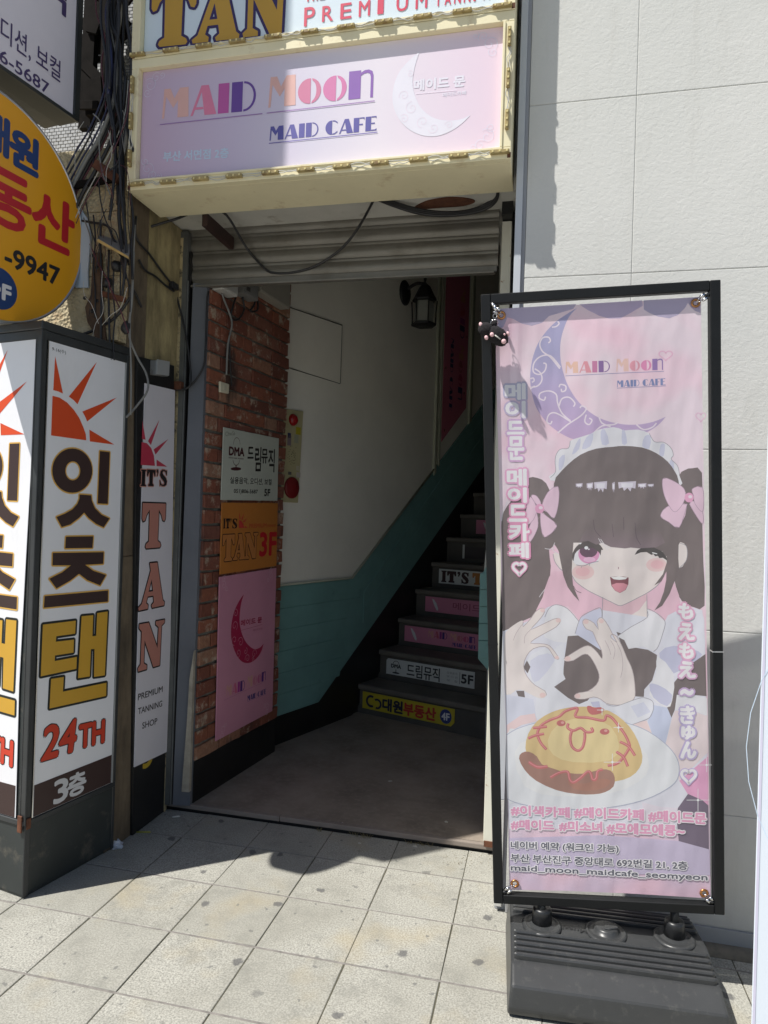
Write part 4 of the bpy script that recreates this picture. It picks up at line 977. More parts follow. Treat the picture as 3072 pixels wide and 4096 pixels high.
for cx, cz_, hx, hz in ((SX0+.075, zb1-.055, 1, -1), (SX0+.075, za+.050, 1, 1), (SX1-.085, zb1-.055, -1, -1), (SX1-.085, za+.055, -1, 1)):
    for j, (dx, dz, r) in enumerate(((0, 0, .026), (.024*hx, -.028*hz, .018), (-.012*hx, .030*hz, .016), (.05*hx, -.034*hz, .012))):
        swirl(PQ, (cx+dx, cz_+dz), r, 1.25, 40+95*j, .0013, orn, cs, .0012, hand=hx*hz*(1 if j % 2 else -1))
# tanning lettering
TQ = PQ
navy = ink((.030, .015, .10)); amber = ink((.52, .30, .035))
slab_px(TQ, 'T', (975, 312), (1265, 283), (975, -70), amber, navy, .0105, ts, .0012, k0)
slab_px(TQ, 'A', (1243, 285), (1552, 250), (1243, -95), amber, navy, .0105, ts, .0012, k0)
slab_px(TQ, 'N', (1572, 245), (1868, 212), (1572, -135), amber, navy, .0105, ts, .0012, k0)
redp = ink((.62, .03, .09))
pa, pb = TQ.pix(*k1(312, 172)), TQ.pix(*k1(1112, 68)); hh = TQ.pix(*k1(430, 60))[1]-TQ.pix(*k1(430, 158))[1]
adv = (pb[0]-pa[0])/6.62
for i, ch in enumerate('PREMIUM'):
    big = 1.22 if ch == 'P' and i == 0 else 1
    text_local('lettering', TQ, ch, (pa[0]+adv*i, pa[1] if i == 0 else pa[1]+.008), (adv*(.58 if ch != 'I' else .30), 0), (0, hh*big), redp, ts, .0012, .0009)
a, b = TQ.pix(*k1(1160, 50)), TQ.pix(*k1(1600, -5))
for i, ch in enumerate('TANNING'): text_local('lettering', TQ, ch, (a[0]+(b[0]-a[0])*i/7, a[1]+.004), ((b[0]-a[0])/7*(.66 if ch != 'I' else .2), 0), (0, .040), redp, ts, .0012, .0005)
a = TQ.pix(*k1(322, 12))
for i, ch in enumerate('THE'): text_local('lettering', TQ, ch, (a[0]+.028*i, a[1]), (.018, 0), (0, .042), redp, ts, .0012, .0014)
ba = at_z(915, 850, 2.703)
setp(prism('hanging_bracket', [Vector((.02, .262, 2.60)), Vector((.045, .262, 2.60)), Vector((.045, .262, 2.655)), Vector((.02, .262, 2.655))], (0, .26, 0), mat('dark_red_bracket', (.035, .015, .012), .7, .3, 9), bevel=.002), 'dark reddish steel bracket poking out below the pink sign', 'bracket')

# ------------------------------------------------------------------ sign boards on the bricks
q2 = lambda x, y: (750+x*.3014, 1650+y*.3014); q4 = lambda x, y: (750+x*.3618, 2250+y*.3618)
BF = BP.off(.008)
def board(lbl, pts, f, m, name='sign_board', th=.005):
    P = pxpoly(BF, pts, f); e = empty(name, BF.P(P[0][0], P[3][1]), lbl, 'sign', 'sign boards on the brick wall')
    plate('board', BF, P, th, m, e, bevel=.0008); return e
B2 = BF.off(.005)
d1 = board('off-white music school board with black korean letters, top of the three on the bricks', [(470, 195), (1203, 345), (1183, 1172), (435, 1160)], q2, mat('off_white_board', (.50, .53, .46), .45, .04, 4))
bk = ink((.03, .028, .025)); br_ = ink((.075, .018, .022))
for ch, xx in (('드', (797, 872)), ('림', (890, 968)), ('뮤', (980, 1058)), ('직', (1068, 1148))):
    top_ = {'드': 458, '림': 458, '뮤': 485, '직': 484}[ch]; bt_ = {'드': 608, '림': 776, '뮤': 672, '직': 790}[ch]
    text_px('lettering', B2, ch, (xx[0], bt_), (xx[1], bt_), (xx[0], top_), bk, d1, .0008, .0020, q2)
text_px('lettering', B2, '실용음악, 오디션, 보컬', (562, 945), (1112, 968), (562, 852), bk, d1, .0008, .0004, q2)
text_px('lettering', B2, '051)806-5687', (612, 1083), (928, 1090), (612, 1015), bk, d1, .0008, .0006, q2)
text_px('lettering', B2, '5F', (1018, 1105), (1092, 1107), (1018, 1018), bk, d1, .0008, .0022, q2)
text_px('lettering', B2, 'DMA', (550, 562), (748, 578), (550, 455), br_, d1, .0008, .0026, q2)
text_px('lettering', B2, 'DREAM MUSIC ACADEMY', (546, 605), (748, 625), (546, 590), br_, d1, .0008, .0002, q2)
def arc_px(pl, cx, cy_, rx, ry, a0, a1, w, m, parent, f, d=.0008, n=12):
    print_ribbon('logo', pl, [pl.pix(*f(cx+rx*math.cos(R_(a0+(a1-a0)*i/n)), cy_-ry*math.sin(R_(a0+(a1-a0)*i/n)))) for i in range(n+1)], w, m, parent, d, k=0)
arc_px(B2, 652, 425, 44, 92, 0, 180, .0022, br_, d1, q2); arc_px(B2, 645, 632, 42, 68, 180, 360, .0028, br_, d1, q2)
print_polys('logo', B2, [pxpoly(B2, [(641+70*math.cos(R_(t)), 748-23*math.sin(R_(t))) for t in range(0, 360, 15)], q2), pxpoly(B2, [(636, 695), (648, 695), (648, 735), (636, 735)], q2)], br_, d1, .0008)
text_px('pen_note', B2, 'ChwSa', (500, 315), (630, 300), (500, 255), ink((.25, .27, .22)), d1, .0008, .0002, q2)
d2 = board('orange tanning shop board marked 3F in red, between the white and the pink boards', [(447, 1195), (1190, 1200), (1170, 2035), (420, 2150)], q2, mat('orange_board', (.50, .185, .035), .45, .06, 4))
for ch, x0, x1 in (('I', 470, 498), ('T', 504, 556), ("'", 560, 578), ('S', 590, 655)):
    slab_px(B2, ch, (x0, 1541), (x1, 1537), (x0, 1408), ink((.02, .01, .01)), None, 0, d2, .0008, q2)
print_polys('sun_logo', B2, [pxpoly(B2, p, q2) for p in ([(682, 1425), (715, 1440), (740, 1475), (752, 1532), (680, 1532)], [(685, 1325), (703, 1412), (686, 1408)], [(752, 1330), (728, 1428), (712, 1415)], [(792, 1400), (748, 1462), (738, 1444)], [(758, 1500), (795, 1530), (760, 1532)])], ink((.55, .05, .04)), d2, .0008)
text_px('lettering', B2, 'PREMIUM', (818, 1535), (1045, 1525), (818, 1478), ink((.50, .085, .03)), d2, .0008, .0006, q2)
text_px('lettering', B2, 'TANNING', (1052, 1523), (1165, 1517), (1052, 1490), ink((.50, .085, .03)), d2, .0008, .0002, q2)
of = ink((.52, .20, .055))
for ch, a_, b_, c_ in (('T', (455, 1982), (615, 1962), (455, 1625)), ('A', (598, 1962), (765, 1945), (600, 1612)), ('N', (752, 1950), (925, 1930), (765, 1602))):
    slab_px(B2, ch, a_, b_, c_, of, ink((.02, .012, .012)), .0040, d2, .0008, q2)
text_px('lettering', B2, '3F', (955, 1905), (1168, 1885), (955, 1600), ink((.50, .012, .022)), d2, .0012, .0055, q2)
d3 = board('tall pink board with dark red crescent moon, lowest of three on the bricks', [(345, 160), (975, 60), (930, 1640), (303, 1975)], q4, mat('pink_board', (.60, .27, .37), .45, .10, 1.6))
crim = ink((.38, .015, .07))
crescent(B2, [(622, 350), (570, 425), (520, 530), (488, 660), (480, 800), (500, 920), (545, 1030), (600, 1095), (660, 1112), (720, 1095), (780, 1040), (820, 970), (840, 895)], [(800, 940), (745, 958), (690, 930), (635, 865), (595, 770), (575, 660), (578, 550), (595, 440)], crim, d3, .0008, q4)
for (x, y, r, a_, hd) in ((530, 560, .013, 90, 1), (520, 700, .015, 20, -1), (515, 860, .014, 200, 1), (585, 880, .015, 90, 1), (560, 1000, .013, 300, -1), (660, 1060, .013, 120, 1), (640, 980, .010, 10, 1), (735, 1010, .014, 60, -1), (720, 1080, .008, 60, 1)):
    swirl(B2, B2.pix(*q4(x, y)), r*1.7, 1.2, a_, .0022, ink((.62, .32, .40)), d3, .0014, hand=hd)
text_px('lettering', B2, '메이드 문', (588, 705), (820, 660), (588, 640), crim, d3, .0008, .0012, q4)
text_px('lettering', B2, '메이드카페', (722, 762), (825, 742), (722, 738), ink((.45, .12, .2)), d3, .0008, .0001, q4)
line_px(B2, (588, 752), (825, 685), .0014, crim, d3, .0008, q4)
deco_px(B2, 'MAID', (425, 1483), (635, 1408), (425, 1365), [(.66, .34, .30), (.62, .14, .26), (.42, .05, .28), (.10, .03, .20)], d3, .0008, q4)
deco_px(B2, 'Moon', (660, 1388), (865, 1300), (660, 1268), [(.66, .36, .30), (.60, .20, .30), (.55, .14, .28), (.12, .03, .22)], d3, .0008, q4)
deco_px(B2, 'MAID CAFE', (660, 1532), (868, 1448), (660, 1475), [(.06, .05, .22)], d3, .0008, q4)
line_px(B2, (400, 1525), (862, 1312), .0014, ink((.45, .15, .3)), d3, .0008, q4); line_px(B2, (660, 1540), (868, 1455), .0012, ink((.2, .1, .3)), d3, .0008, q4)
o3 = ink((.72, .52, .60))
for cxp, hx, hz in (((400, 250), 1, -1), ((920, 150), -1, -1), ((385, 1850), 1, 1), ((880, 1600), -1, 1)):
    c_ = B2.pix(*q4(*cxp))
    for j, (dx, dz, r) in enumerate(((0, 0, .020), (.0, .03*hz*-1, .016), (.026*hx, .018*hz, .012))):
        swirl(B2, (c_[0]+dx, c_[1]+dz), r, 1.25, 40+95*j, .0014, o3, d3, .0008, hand=hx*hz*(1 if j % 2 else -1))

# meters, switch and fire alarm
mt = [('electricity_meter', [(330, 60), (530, 60), (530, 345), (330, 190)], 'pale grey meter box highest on the bricks, leftmost under the shutter', (.50, .50, .47)),
      ('vented_box', [(605, 60), (810, 60), (808, 300), (690, 330), (605, 240)], 'grey vented adapter box between two pale boxes under the shutter', (.22, .22, .21)),
      ('breaker_box', [(835, 60), (1240, 60), (1235, 385), (920, 290), (835, 260)], 'pale plastic breaker box on the bricks, rightmost under the shutter', (.36, .34, .29))]
m1 = lambda x, y: (750+x*.3014, 1100+y*.3014)
for nm, pts, lbl, c in mt:
    P = pxpoly(BF, pts, m1); xs_ = [p[0] for p in P]; lo = min(p[1] for p in P)
    e = empty(nm, BF.P(sum(xs_)/len(xs_), lo), lbl, 'box')
    box('casing', (min(xs_), lo+.012, .0), (max(xs_)-.005, lo+.17, .06), mat('old_plastic', c, .5, .06, 6, dirt=(.2, .19, .16), dt=(.6, .8), ds=12), e, bevel=.004, M=Matrix.Translation(BF.o) @ Mb)
    box('cover_seam', (min(xs_)+.008, lo+.018, .060), (max(xs_)-.013, lo+.16, .066), mat('old_plastic_cover', tuple(x*.9 for x in c), .5, .06, 6), e, bevel=.002, M=Matrix.Translation(BF.o) @ Mb)
    if nm == 'vented_box':
        bm = bmesh.new()
        for k in range(12): add_box(bm, (min(xs_)+.02+.006*(k % 6), lo+.03+(k//6)*.03, .0662), (min(xs_)+.023+.006*(k % 6), lo+.05+(k//6)*.03, .0668), Matrix.Translation(BF.o) @ Mb)
        bm_obj('vent_slots', bm, M_black, e)['kind'] = 'stuff'
P = pxpoly(BF, [(408, 1410), (528, 1450), (524, 1578), (408, 1555)], m1)
dbl = empty('doorbell', BF.P(P[3][0], P[3][1]), 'small cream square switch on the bricks above the sign boards', 'switch')
plate('switch_plate', BF, P, .012, mat('cream_plastic', (.62, .58, .44), .4, .04, 9), dbl, bevel=.003)
c_ = ((P[0][0]+P[2][0])/2, (P[0][1]+P[2][1])/2); plate('button', BF, rect(c_[0]-.010, c_[0]+.012, c_[1]-.014, c_[1]+.010), .003, mat('cream_button', (.52, .49, .38), .4), dbl, d=.0125, bevel=.001)
fa = empty('fire_alarm', H(WR, 1.4, 1.73), 'tall yellowed fire alarm panel with red lamp and red disc beside the bricks', 'alarm')
M_al = mat('yellowed_panel', (.46, .42, .24), .5, .06, 5)
plate('panel', PW, [(1.26, 1.462), (1.455, 1.462), (1.478, 2.018), (1.26, 2.005)], .012, M_al, fa, d=.001, bevel=.002)
def al(u, v): return PW.pix(u, v)
lc = al(1164, 1680); lathe('red_lamp', [(.036, 0), (.036, .006), (.030, .018), (.018, .027), (.004, .031)], PW.P(lc[0], lc[1], .013), mat('red_lamp_plastic', (.30, .008, .010), .15, .05, 9), fa, 20, 'Z', M=Matrix((PW.ex, PW.ey, PW.n)).transposed().to_4x4())
lc2 = al(1158, 1951); lathe('push_disc', [(.064, 0), (.064, .010), (.058, .015), (.010, .016)], PW.P(lc2[0], lc2[1], .013), mat('dark_red_plastic', (.20, .012, .014), .35, .05, 9), fa, 26, 'Z', M=Matrix((PW.ex, PW.ey, PW.n)).transposed().to_4x4())
hc = al(1164, 1822); bm = bmesh.new()
for k in range(34):
    rr_ = .012 + .048*((k*7) % 11)/11; an = k*2.399; cxx, czz = hc[0]+rr_*math.cos(an)*.8, hc[1]+rr_*math.sin(an)*1.1
    vs_ = [bm.verts.new(PW.P(cxx+.0028*math.cos(t_*math.pi/3), czz+.0028*math.sin(t_*math.pi/3), .0134)) for t_ in range(6)]; bm.faces.new(vs_)
bm_obj('speaker_holes', bm, M_black, fa)['kind'] = 'stuff'
for (u, v, w_, h_, c) in ((1186, 1724, .045, .045, (.42, .36, .02)), (1150, 1742, .03, .03, (.05, .06, .16)), (1150, 1762, .035, .06, (.25, .2, .22)), (1178, 1756, .04, .05, (.36, .36, .26)), (1184, 1873, .03, .028, (.5, .47, .35)), (1186, 1900, .035, .03, (.5, .45, .40)), (1152, 1893, .03, .018, (.1, .1, .1))):
    c2_ = al(u, v); plate('sticker', PW, rect(c2_[0]-w_/2, c2_[0]+w_/2, c2_[1]-h_/2, c2_[1]+h_/2), .0006, ink(c), fa, d=.0134)

# wall lantern
wl = empty('wall_lantern', H(WR, 2.63, 3.0), 'black carriage wall lantern with frosted glass high on the stairwell wall', 'lantern')
ML = Matrix((PW.ex, PW.ey, PW.n)).transposed().to_4x4()
lathe('back_plate', [(.075, 0), (.075, .008), (.06, .02), (.03, .03), (.01, .032)], H(WR+.002, 2.63, 3.075), M_black, wl, 20, 'Z', M=ML @ Matrix.Scale(1.25, 4, (0, 1, 0)))
lcn = H(WR+.17, 2.64, 0)
tube('arm', [H(WR+.03, 2.63, 3.10), H(WR+.10, 2.63, 3.13), H(WR+.17, 2.64, 3.12)], .012, M_black, wl)
lathe('roof', [(.010, 3.20), (.012, 3.16), (.006, 3.13), (.040, 3.10), (.072, 3.035), (.092, 3.00), (.088, 2.99), (.02, 2.985)], (lcn.x, lcn.y, 0), M_black, wl, 6, smooth=False)
lathe('frosted_glass', [(.066, 2.985), (.074, 2.93), (.070, 2.84), (.066, 2.82)], (lcn.x, lcn.y, 0), mat('frosted_glass', (.30, .31, .28), .5, .05, 9), wl, 6, smooth=False)
lathe('base', [(.05, 2.80), (.092, 2.81), (.095, 2.825), (.07, 2.835)], (lcn.x, lcn.y, 0), M_black, wl, 6, smooth=False)
for k in range(6):
    a_ = math.pi/3*k; r_ = .080; tube('cage_bar', [(lcn.x+.094*math.cos(a_), lcn.y+.094*math.sin(a_), 2.99), (lcn.x+.088*math.cos(a_), lcn.y+.088*math.sin(a_), 2.90), (lcn.x+.086*math.cos(a_), lcn.y+.086*math.sin(a_), 2.825)], .0055, M_black, wl, k=3, seg=5)

# ------------------------------------------------------------------ cables and brackets on the left
def cable(lbl, pts, r, m=M_cable, group='cables tangled on the left pillar and wall'):
    P = [p if isinstance(p, Vector) else Vector(p) for p in pts]
    o = tube('cable', P, r, m); setp(o, lbl, 'cable', group); return o
G = 'cables hanging across the door head'
cable('thick black cable drooping in a loop in front of the roller shutter', [at_y(830, 832, .30), at_y(905, 860, .36), at_y(985, 990, .50), at_y(1060, 1075, .52), at_y(1105, 1092, .52), at_y(1180, 1088, .52), at_y(1270, 1060, .52), at_y(1370, 990, .50), at_y(1440, 900, .44), at_y(1500, 790, .30)], .0055, group=G)
cable('black cable rising from the left corner to the reddish bracket', [at_y(545, 950, .20), at_y(570, 920, .24), at_y(640, 895, .27), at_y(720, 870, .30), at_y(800, 832, .27)], .0055, group=G)
cable('black cable running down the stained reveal to a bunch of ties', [Vector((-.205, .13, 2.60)), at_x(545, 950, -.205), at_x(600, 1020, -.205), at_x(650, 1090, -.20), at_x(690, 1140, -.20)], .0050, group=G)
cable('lower black cable curving along the stained reveal', [at_x(556, 1040, -.205), at_x(580, 1080, -.205), at_x(620, 1105, -.20), at_x(660, 1140, -.20), at_x(695, 1165, -.20)], .0050, group=G)
for i, (y0, lbl) in enumerate(((0, 'uppermost black cable bundled below the soffit at the right'), (.010, 'middle black cable bundled below the soffit at the right'), (.02, 'lowest black cable bundled below the soffit at the right'))):
    cable(lbl, [at_y(1475, 775+i*4, .27), at_y(1560, 805+i*6, .36), at_y(1660, 835+i*7, .42), at_y(1760, 850+i*6, .45), at_y(1860, 846+i*5, .46), at_y(1940, 820+i*8, .46), at_y(1985, 780+i*10, .42), at_y(2003-i*5, 730, .32)], .0068, group=G)
cable('black cable dropping beside the grey jamb down to the reddish clamp', [at_y(700, 1160, .49), at_y(735, 1300, .49), at_y(755, 1420, .49), at_y(760, 1540, .48), at_y(700, 1560, .48)], .0048, group=G)
cable('black cable looping from the brick corner back behind the rail', [at_y(835, 1165, .52), at_y(828, 1210, .51), at_y(822, 1400, .505), at_y(812, 1470, .505), at_y(775, 1530, .50), at_y(735, 1560, .49)], .0048, group=G)
for i, (pts, lbl) in enumerate((([(870, 1150), (880, 1200), (905, 1250), (912, 1300), (900, 1380), (890, 1500)], 'grey cable hanging down the bricks to the cream switch'), ([(935, 1180), (915, 1230), (912, 1270), (935, 1280), (965, 1240), (955, 1190)], 'black cable looped under the middle box on the bricks'), ([(1000, 1150), (1005, 1210), (990, 1245), (1015, 1240), (1020, 1200)], 'short black cable looped under the rightmost box on the bricks'), ([(905, 1330), (905, 1450), (914, 1520), (912, 1545)], 'thin cable ending at the cream switch on the bricks'))):
    cable(lbl, [BF.P(*BF.pix(u, v), .016+.006*(j % 2)) for j, (u, v) in enumerate(pts)], .0050 if i < 3 else .003, M_cableg if i == 0 else M_cable, group=G)
rnd = random.Random(3)
cols = [M_cable]*9+[M_cableg, M_cableb, M_cabler, M_wirew]
def lbl_left(i, kind): return kind
# vertical bundle
kinds = {'M': 0}
names = {id(M_cable): 'black', id(M_cableg): 'grey', id(M_cableb): 'blue', id(M_cabler): 'red', id(M_wirew): 'white'}
for i in range(20):
    m_ = cols[i % len(cols)]; u = 395+rnd.random()*110; vend = rnd.choice([420, 480, 560, 700, 1000, 1250]); y = rnd.uniform(-.02, .045); P = []
    v = -40
    while v < vend:
        P.append(at_y(u+rnd.uniform(-16, 16)+ (10 if v > 500 else 0), v, y)); v += rnd.uniform(90, 190); u += rnd.uniform(-4, 11)
        u = max(375 if v < 450 else 430, min(u, 518))
    o = tube('cable', P, rnd.choice([.003, .004, .0055, .0075]), m_); setp(o, 'one of the %s cables hanging down beside the left edge of the pink sign' % names[id(m_)], 'cable', '%s cables hanging beside the pink sign' % names[id(m_)])
for i in range(9):                               # cables sweeping up to the right over the sunlit render
    m_ = [M_cableb, M_cable, M_cableb, M_cableg, M_cable, M_cabler, M_cable, M_wirew, M_cabler][i]; y = rnd.uniform(-.04, .04)
    u0, v0 = 255+i*12+rnd.uniform(-8, 8), 700+i*13
    P = [at_y(u0-40, v0+90, y), at_y(u0, v0, y), at_y(u0+50, v0-90+rnd.uniform(-10, 10), y), at_y(u0+105, v0-190, y), at_y(u0+160, v0-330, y), at_y(u0+175, v0-470, y)]
    o = tube('cable', P, .0075 if i in (3, 4, 6) else (.0018 if i >= 7 else .0036), m_); setp(o, 'one of the %s cables sweeping up over the sunlit cream render' % names[id(m_)], 'cable', '%s cables over the sunlit render' % names[id(m_)])
cable('black cable snaking down the middle of the render to the black board', [at_y(305, 880, .04), at_y(370, 890, .04), at_y(430, 905, .04), at_y(455, 960, .04), at_y(500, 1010, .04), at_y(515, 1060, .04)], .005)
cable('dark cable slanting across the hole-riddled steel post', [at_y(520, 1190, .05), at_y(470, 1260, .05), at_y(400, 1310, .05), at_y(310, 1345, .03)], .006)
cable('grey cable hanging over the black board and curling back to the light box', [at_y(535, 1010, .04), at_y(528, 1200, .04), at_y(515, 1330, .045), at_y(545, 1420, .10), at_y(585, 1495, .12), at_y(590, 1560, .10), at_y(550, 1620, .08), at_y(505, 1670, .05)], .0045, M_cableg)
cable('thin grey cable falling behind the light box corner', [at_y(540, 900, .04), at_y(530, 1100, .04), at_y(520, 1300, .04), at_y(525, 1500, .05), at_y(523, 1660, .05)], .0035, M_cableg)
cable('short black cable stub hanging on the stained reveal', [at_x(520, 1140, -.20), at_x(545, 1180, -.20), at_x(565, 1228, -.20)], .0055)
for i, (u, v0, v1) in enumerate(((400, 880, 1400), (375, 860, 1270), (433, 1000, 1440), (452, 1080, 1440))):
    o = tube('cable', [at_y(u+rnd.uniform(-6, 6)+k*2, v0+(v1-v0)*k/4, .035) for k in range(5)], .0032 if i % 2 else .0046, M_cable); setp(o, 'one of the thin black cables hanging over the cream render below the brackets', 'cable', 'thin black cables below the brackets')
M_darksteel = mat('dark_corroded_steel', (.012, .010, .009), .9, .4, 15, b=.2, bs=90, spec=.08)
def bar(lbl, p0, p1, w, d_, m=M_darksteel, cat='bracket', name='steel_bracket', group=None):
    p0, p1 = Vector(p0), Vector(p1); t_ = (p1-p0); L = t_.length; t_.normalize(); s_ = t_.cross(Vector((0, 1, 0))).normalized(); y_ = t_.cross(s_)
    Mx = Matrix((t_, s_, y_)).transposed().to_4x4(); Mx.translation = p0
    bm = bmesh.new(); add_box(bm, (0, -w/2, -d_/2), (L, w/2, d_/2)); bmesh.ops.bevel(bm, geom=bm.edges[:], offset=.0015, segments=1, affect='EDGES')
    bm.transform(Mx); o = bm_obj(name, bm, m); setp(o, lbl, cat, group); return o
bar('vertical dark steel angle at the top beside the white box sign', at_y(372, -30, .16), at_y(345, 520, .16), .060, .03)
bar('second vertical dark steel angle nearer the pink sign', at_y(440, -30, .13), at_y(425, 420, .13), .050, .03)
bar('horizontal dark beam crossing at the very top', at_y(310, 190, .19), at_y(440, 160, .19), .085, .03)
bar('dark diagonal strut leaning down to the right', at_y(330, 250, .15), at_y(430, 350, .15), .045, .02)
bar('dark diagonal strut reaching the top edge', at_y(410, -10, .15), at_y(505, 150, .15), .040, .02)
bar('long narrow horizontal beam below the struts', at_y(318, 345, .19), at_y(470, 325, .19), .055, .02)
bar('dark drum-like terminal box hanging under the beams', at_y(385, 330, .14), at_y(395, 470, .14), .085, .06, cat='box', name='terminal_box')
bar('slim grey conduit standing just left of the pink sign', at_y(475, -30, .18), at_y(462, 620, .18), .030, .03)
bar('horizontal dark steel arm across the sunlit render', at_y(285, 745, .02), at_y(470, 712, .02), .028, .015)
bar('short brown angle arm with a bent tip above the arm', at_y(380, 655, .01), at_y(475, 720, .01), .035, .02, M_rust)
bar('brown rusty hook arm lower on the pillar', at_y(408, 1175, .04), at_y(500, 1200, .04), .022, .015, M_rust)
for i in range(26):
    u = rnd.uniform(330, 510); v = rnd.uniform(420, 1150); y = rnd.uniform(-.03, .045); P = [at_y(u, v, y)]
    du = rnd.uniform(-26, 26)
    for k in range(rnd.choice([3, 4, 5])):
        u += du + rnd.uniform(-22, 22); v += rnd.uniform(30, 95); u = max(300, min(520, u)); P.append(at_y(u, min(v, 1440), y+rnd.uniform(-.01, .005)))
    o = tube('wire', P, (.0010 if i % 5 == 4 else rnd.choice([.0012, .0018, .0026])), [M_cable, M_cable, M_cabler, M_cableg, M_wirew][i % 5])
    nm_ = names[id([M_cable, M_cable, M_cabler, M_cableg, M_wirew][i % 5])]
    setp(o, 'one of the thin loose %s wires straggling over the cream render' % nm_, 'wire', 'thin loose %s wires on the render' % nm_)
for i in range(14):
    u, v = rnd.uniform(345, 500), rnd.uniform(-20, 440); a_ = rnd.uniform(-1.4, 1.4) if i % 3 else rnd.choice([0, 1.57]); L_ = rnd.uniform(50, 130); y = rnd.uniform(.08, .22)
    bar('one of the dark steel scraps tangled behind the cables near the top', at_y(u-L_*math.cos(a_)/2, v-L_*math.sin(a_)/2, y), at_y(u+L_*math.cos(a_)/2, v+L_*math.sin(a_)/2, y), rnd.uniform(.02, .06), .012, group='dark steel scraps behind the cables')
pf = empty('perforated_post', at_y(385, 1200, .05), 'rusty brown steel post with round holes standing on the pillar face above the light box', 'post')
pp = [at_y(*p, .040) for p in ((372, 1010), (405, 1010), (410, 1250), (425, 1380), (440, 1500), (410, 1500), (375, 1330), (350, 1290), (340, 1230), (362, 1180))]
prism('post_plate', pp, (0, .010, 0), mat('brown_rusty_plate', (.10, .06, .035), .85, .4, 14, b=.4, bs=80), pf)
for u, v, r_ in ((368, 1023, .008), (388, 1070, .007), (388, 1204, .007), (370, 1245, .009), (340, 1192, .008)):
    p = at_y(u, v, .0395); lathe('hole', [(.0, 0), (r_, .0), (r_, .002), (0, .002)], p, M_black, pf, 12, 'Y')
cl = empty('ledge_board', at_y(450, 990, 0), 'grey wedge of sheet metal with a yellow lower edge jutting from the pillar', 'board')
pc = [at_y(*p, .03) for p in ((388, 965), (520, 985), (517, 1030), (505, 1033), (388, 970))]
prism('sheet', [at_y(388, 962, -.03), at_y(402, 942, .06), at_y(524, 985, .06), at_y(515, 1032, -.03)], (0, 0, .006), mat('grey_sheet', (.22, .21, .20), .6, .1, 6), cl)
prism('yellow_edge', [at_y(388, 966, -.032), at_y(515, 1036, -.032), at_y(512, 1024, -.032), at_y(392, 955, -.032)], (0, .003, 0), mat('yellow_foam_edge', (.50, .34, .12), .8, .2, 20), cl)
ps_ = empty('pale_board', at_y(330, 1050, 0), 'pale blue-white board leaning behind the round sign', 'board')
prism('board', [at_y(320, 830, .040), at_y(352, 880, .040), at_y(362, 950, .040), at_y(350, 1090, .040), at_y(352, 1150, .040), at_y(300, 1150, .040)], (0, .008, 0), mat('pale_blue_board', (.42, .50, .58), .5, .06, 3), ps_)
for u, v, k in ((465, 1065, 0), (430, 1130, 1), (505, 1310, 2)):
    p = at_y(u, v, .04); bm = bmesh.new(); bmesh.ops.create_icosphere(bm, subdivisions=2, radius=.022 if k != 2 else .018, matrix=Matrix.Translation(p) @ Matrix.Scale(1.6 if k == 2 else 1, 4, (0, 0, 1)))
    for v_ in bm.verts: v_.co += Vector([rnd.uniform(-.004, .004) for _ in range(3)])
    setp(bm_obj('taped_joint', bm, M_cable, smooth=True), ['lump of black tape on the cables under the grey wedge', 'lump of black tape beside the perforated post', 'long lump of black tape just above the black board'][k], 'tape')
cpl = at_y(705, 1540, .48)
setp(box('rusty_clamp', (cpl.x-.022, .470, cpl.z-.022), (cpl.x+.028, .500, cpl.z+.016), M_rust, bevel=.004), 'rusty brown clamp where cables meet the grey rail', 'clamp')
setp(box('cable_tie_bunch', (-.2085, .40, 2.395), (-.185, .452, 2.425), M_cable, bevel=.006), 'dark bunch of cable ties near the shutter rail', 'clamp')

# ------------------------------------------------------------------ banner stand by the doorway
def rotm(rx, ry, rz): return Matrix.Rotation(rz, 3, 'Z') @ Matrix.Rotation(ry, 3, 'Y') @ Matrix.Rotation(rx, 3, 'X')
BM = rotm(R_(3.298), R_(-3.018), R_(5.478))
BO = Vector((1.685, -.192, .230)); BW, BH = .676, 1.857
BN = BM @ Vector((0, -1, 0))
BNP = Plane(BO, BN, BM @ Vector((0, 0, 1)))              # banner plane, a to the right, b up along the frame
bst = empty('banner_stand', (1.69, -.18, 0), 'black square tube banner frame on two short legs beside the doorway', 'banner stand')
M_frame = mat('black_powder_coat', (.010, .011, .012), .5, .2, 6, b=.06, bs=60, dirt=(.12, .12, .11), dt=(.72, .8), ds=25, spec=.28)
tw = .029
def fbar(name, a0, a1, b0, b1): return plate(name, BNP, rect(a0, a1, b0, b1), .026, M_frame, bst, d=-.026, bevel=.0022)
fbar('frame_side', -BW/2, -BW/2+tw, 0, BH); fbar('frame_side', BW/2-tw, BW/2, 0, BH)
fbar('frame_top', -BW/2+tw+.0003, BW/2-tw-.0003, BH-tw, BH); fbar('frame_bottom', -BW/2+tw+.0003, BW/2-tw-.0003, 0, tw)
plate('sleeve_joint', BNP, rect(BW/2-tw-.0006, BW/2+.0006, .786, .790), .0268, M_silver, bst, d=-.0262)
plate('sleeve_joint', BNP, rect(-BW/2-.0006, -BW/2+tw+.0006, .806, .810), .0268, M_frame, bst, d=-.0262)

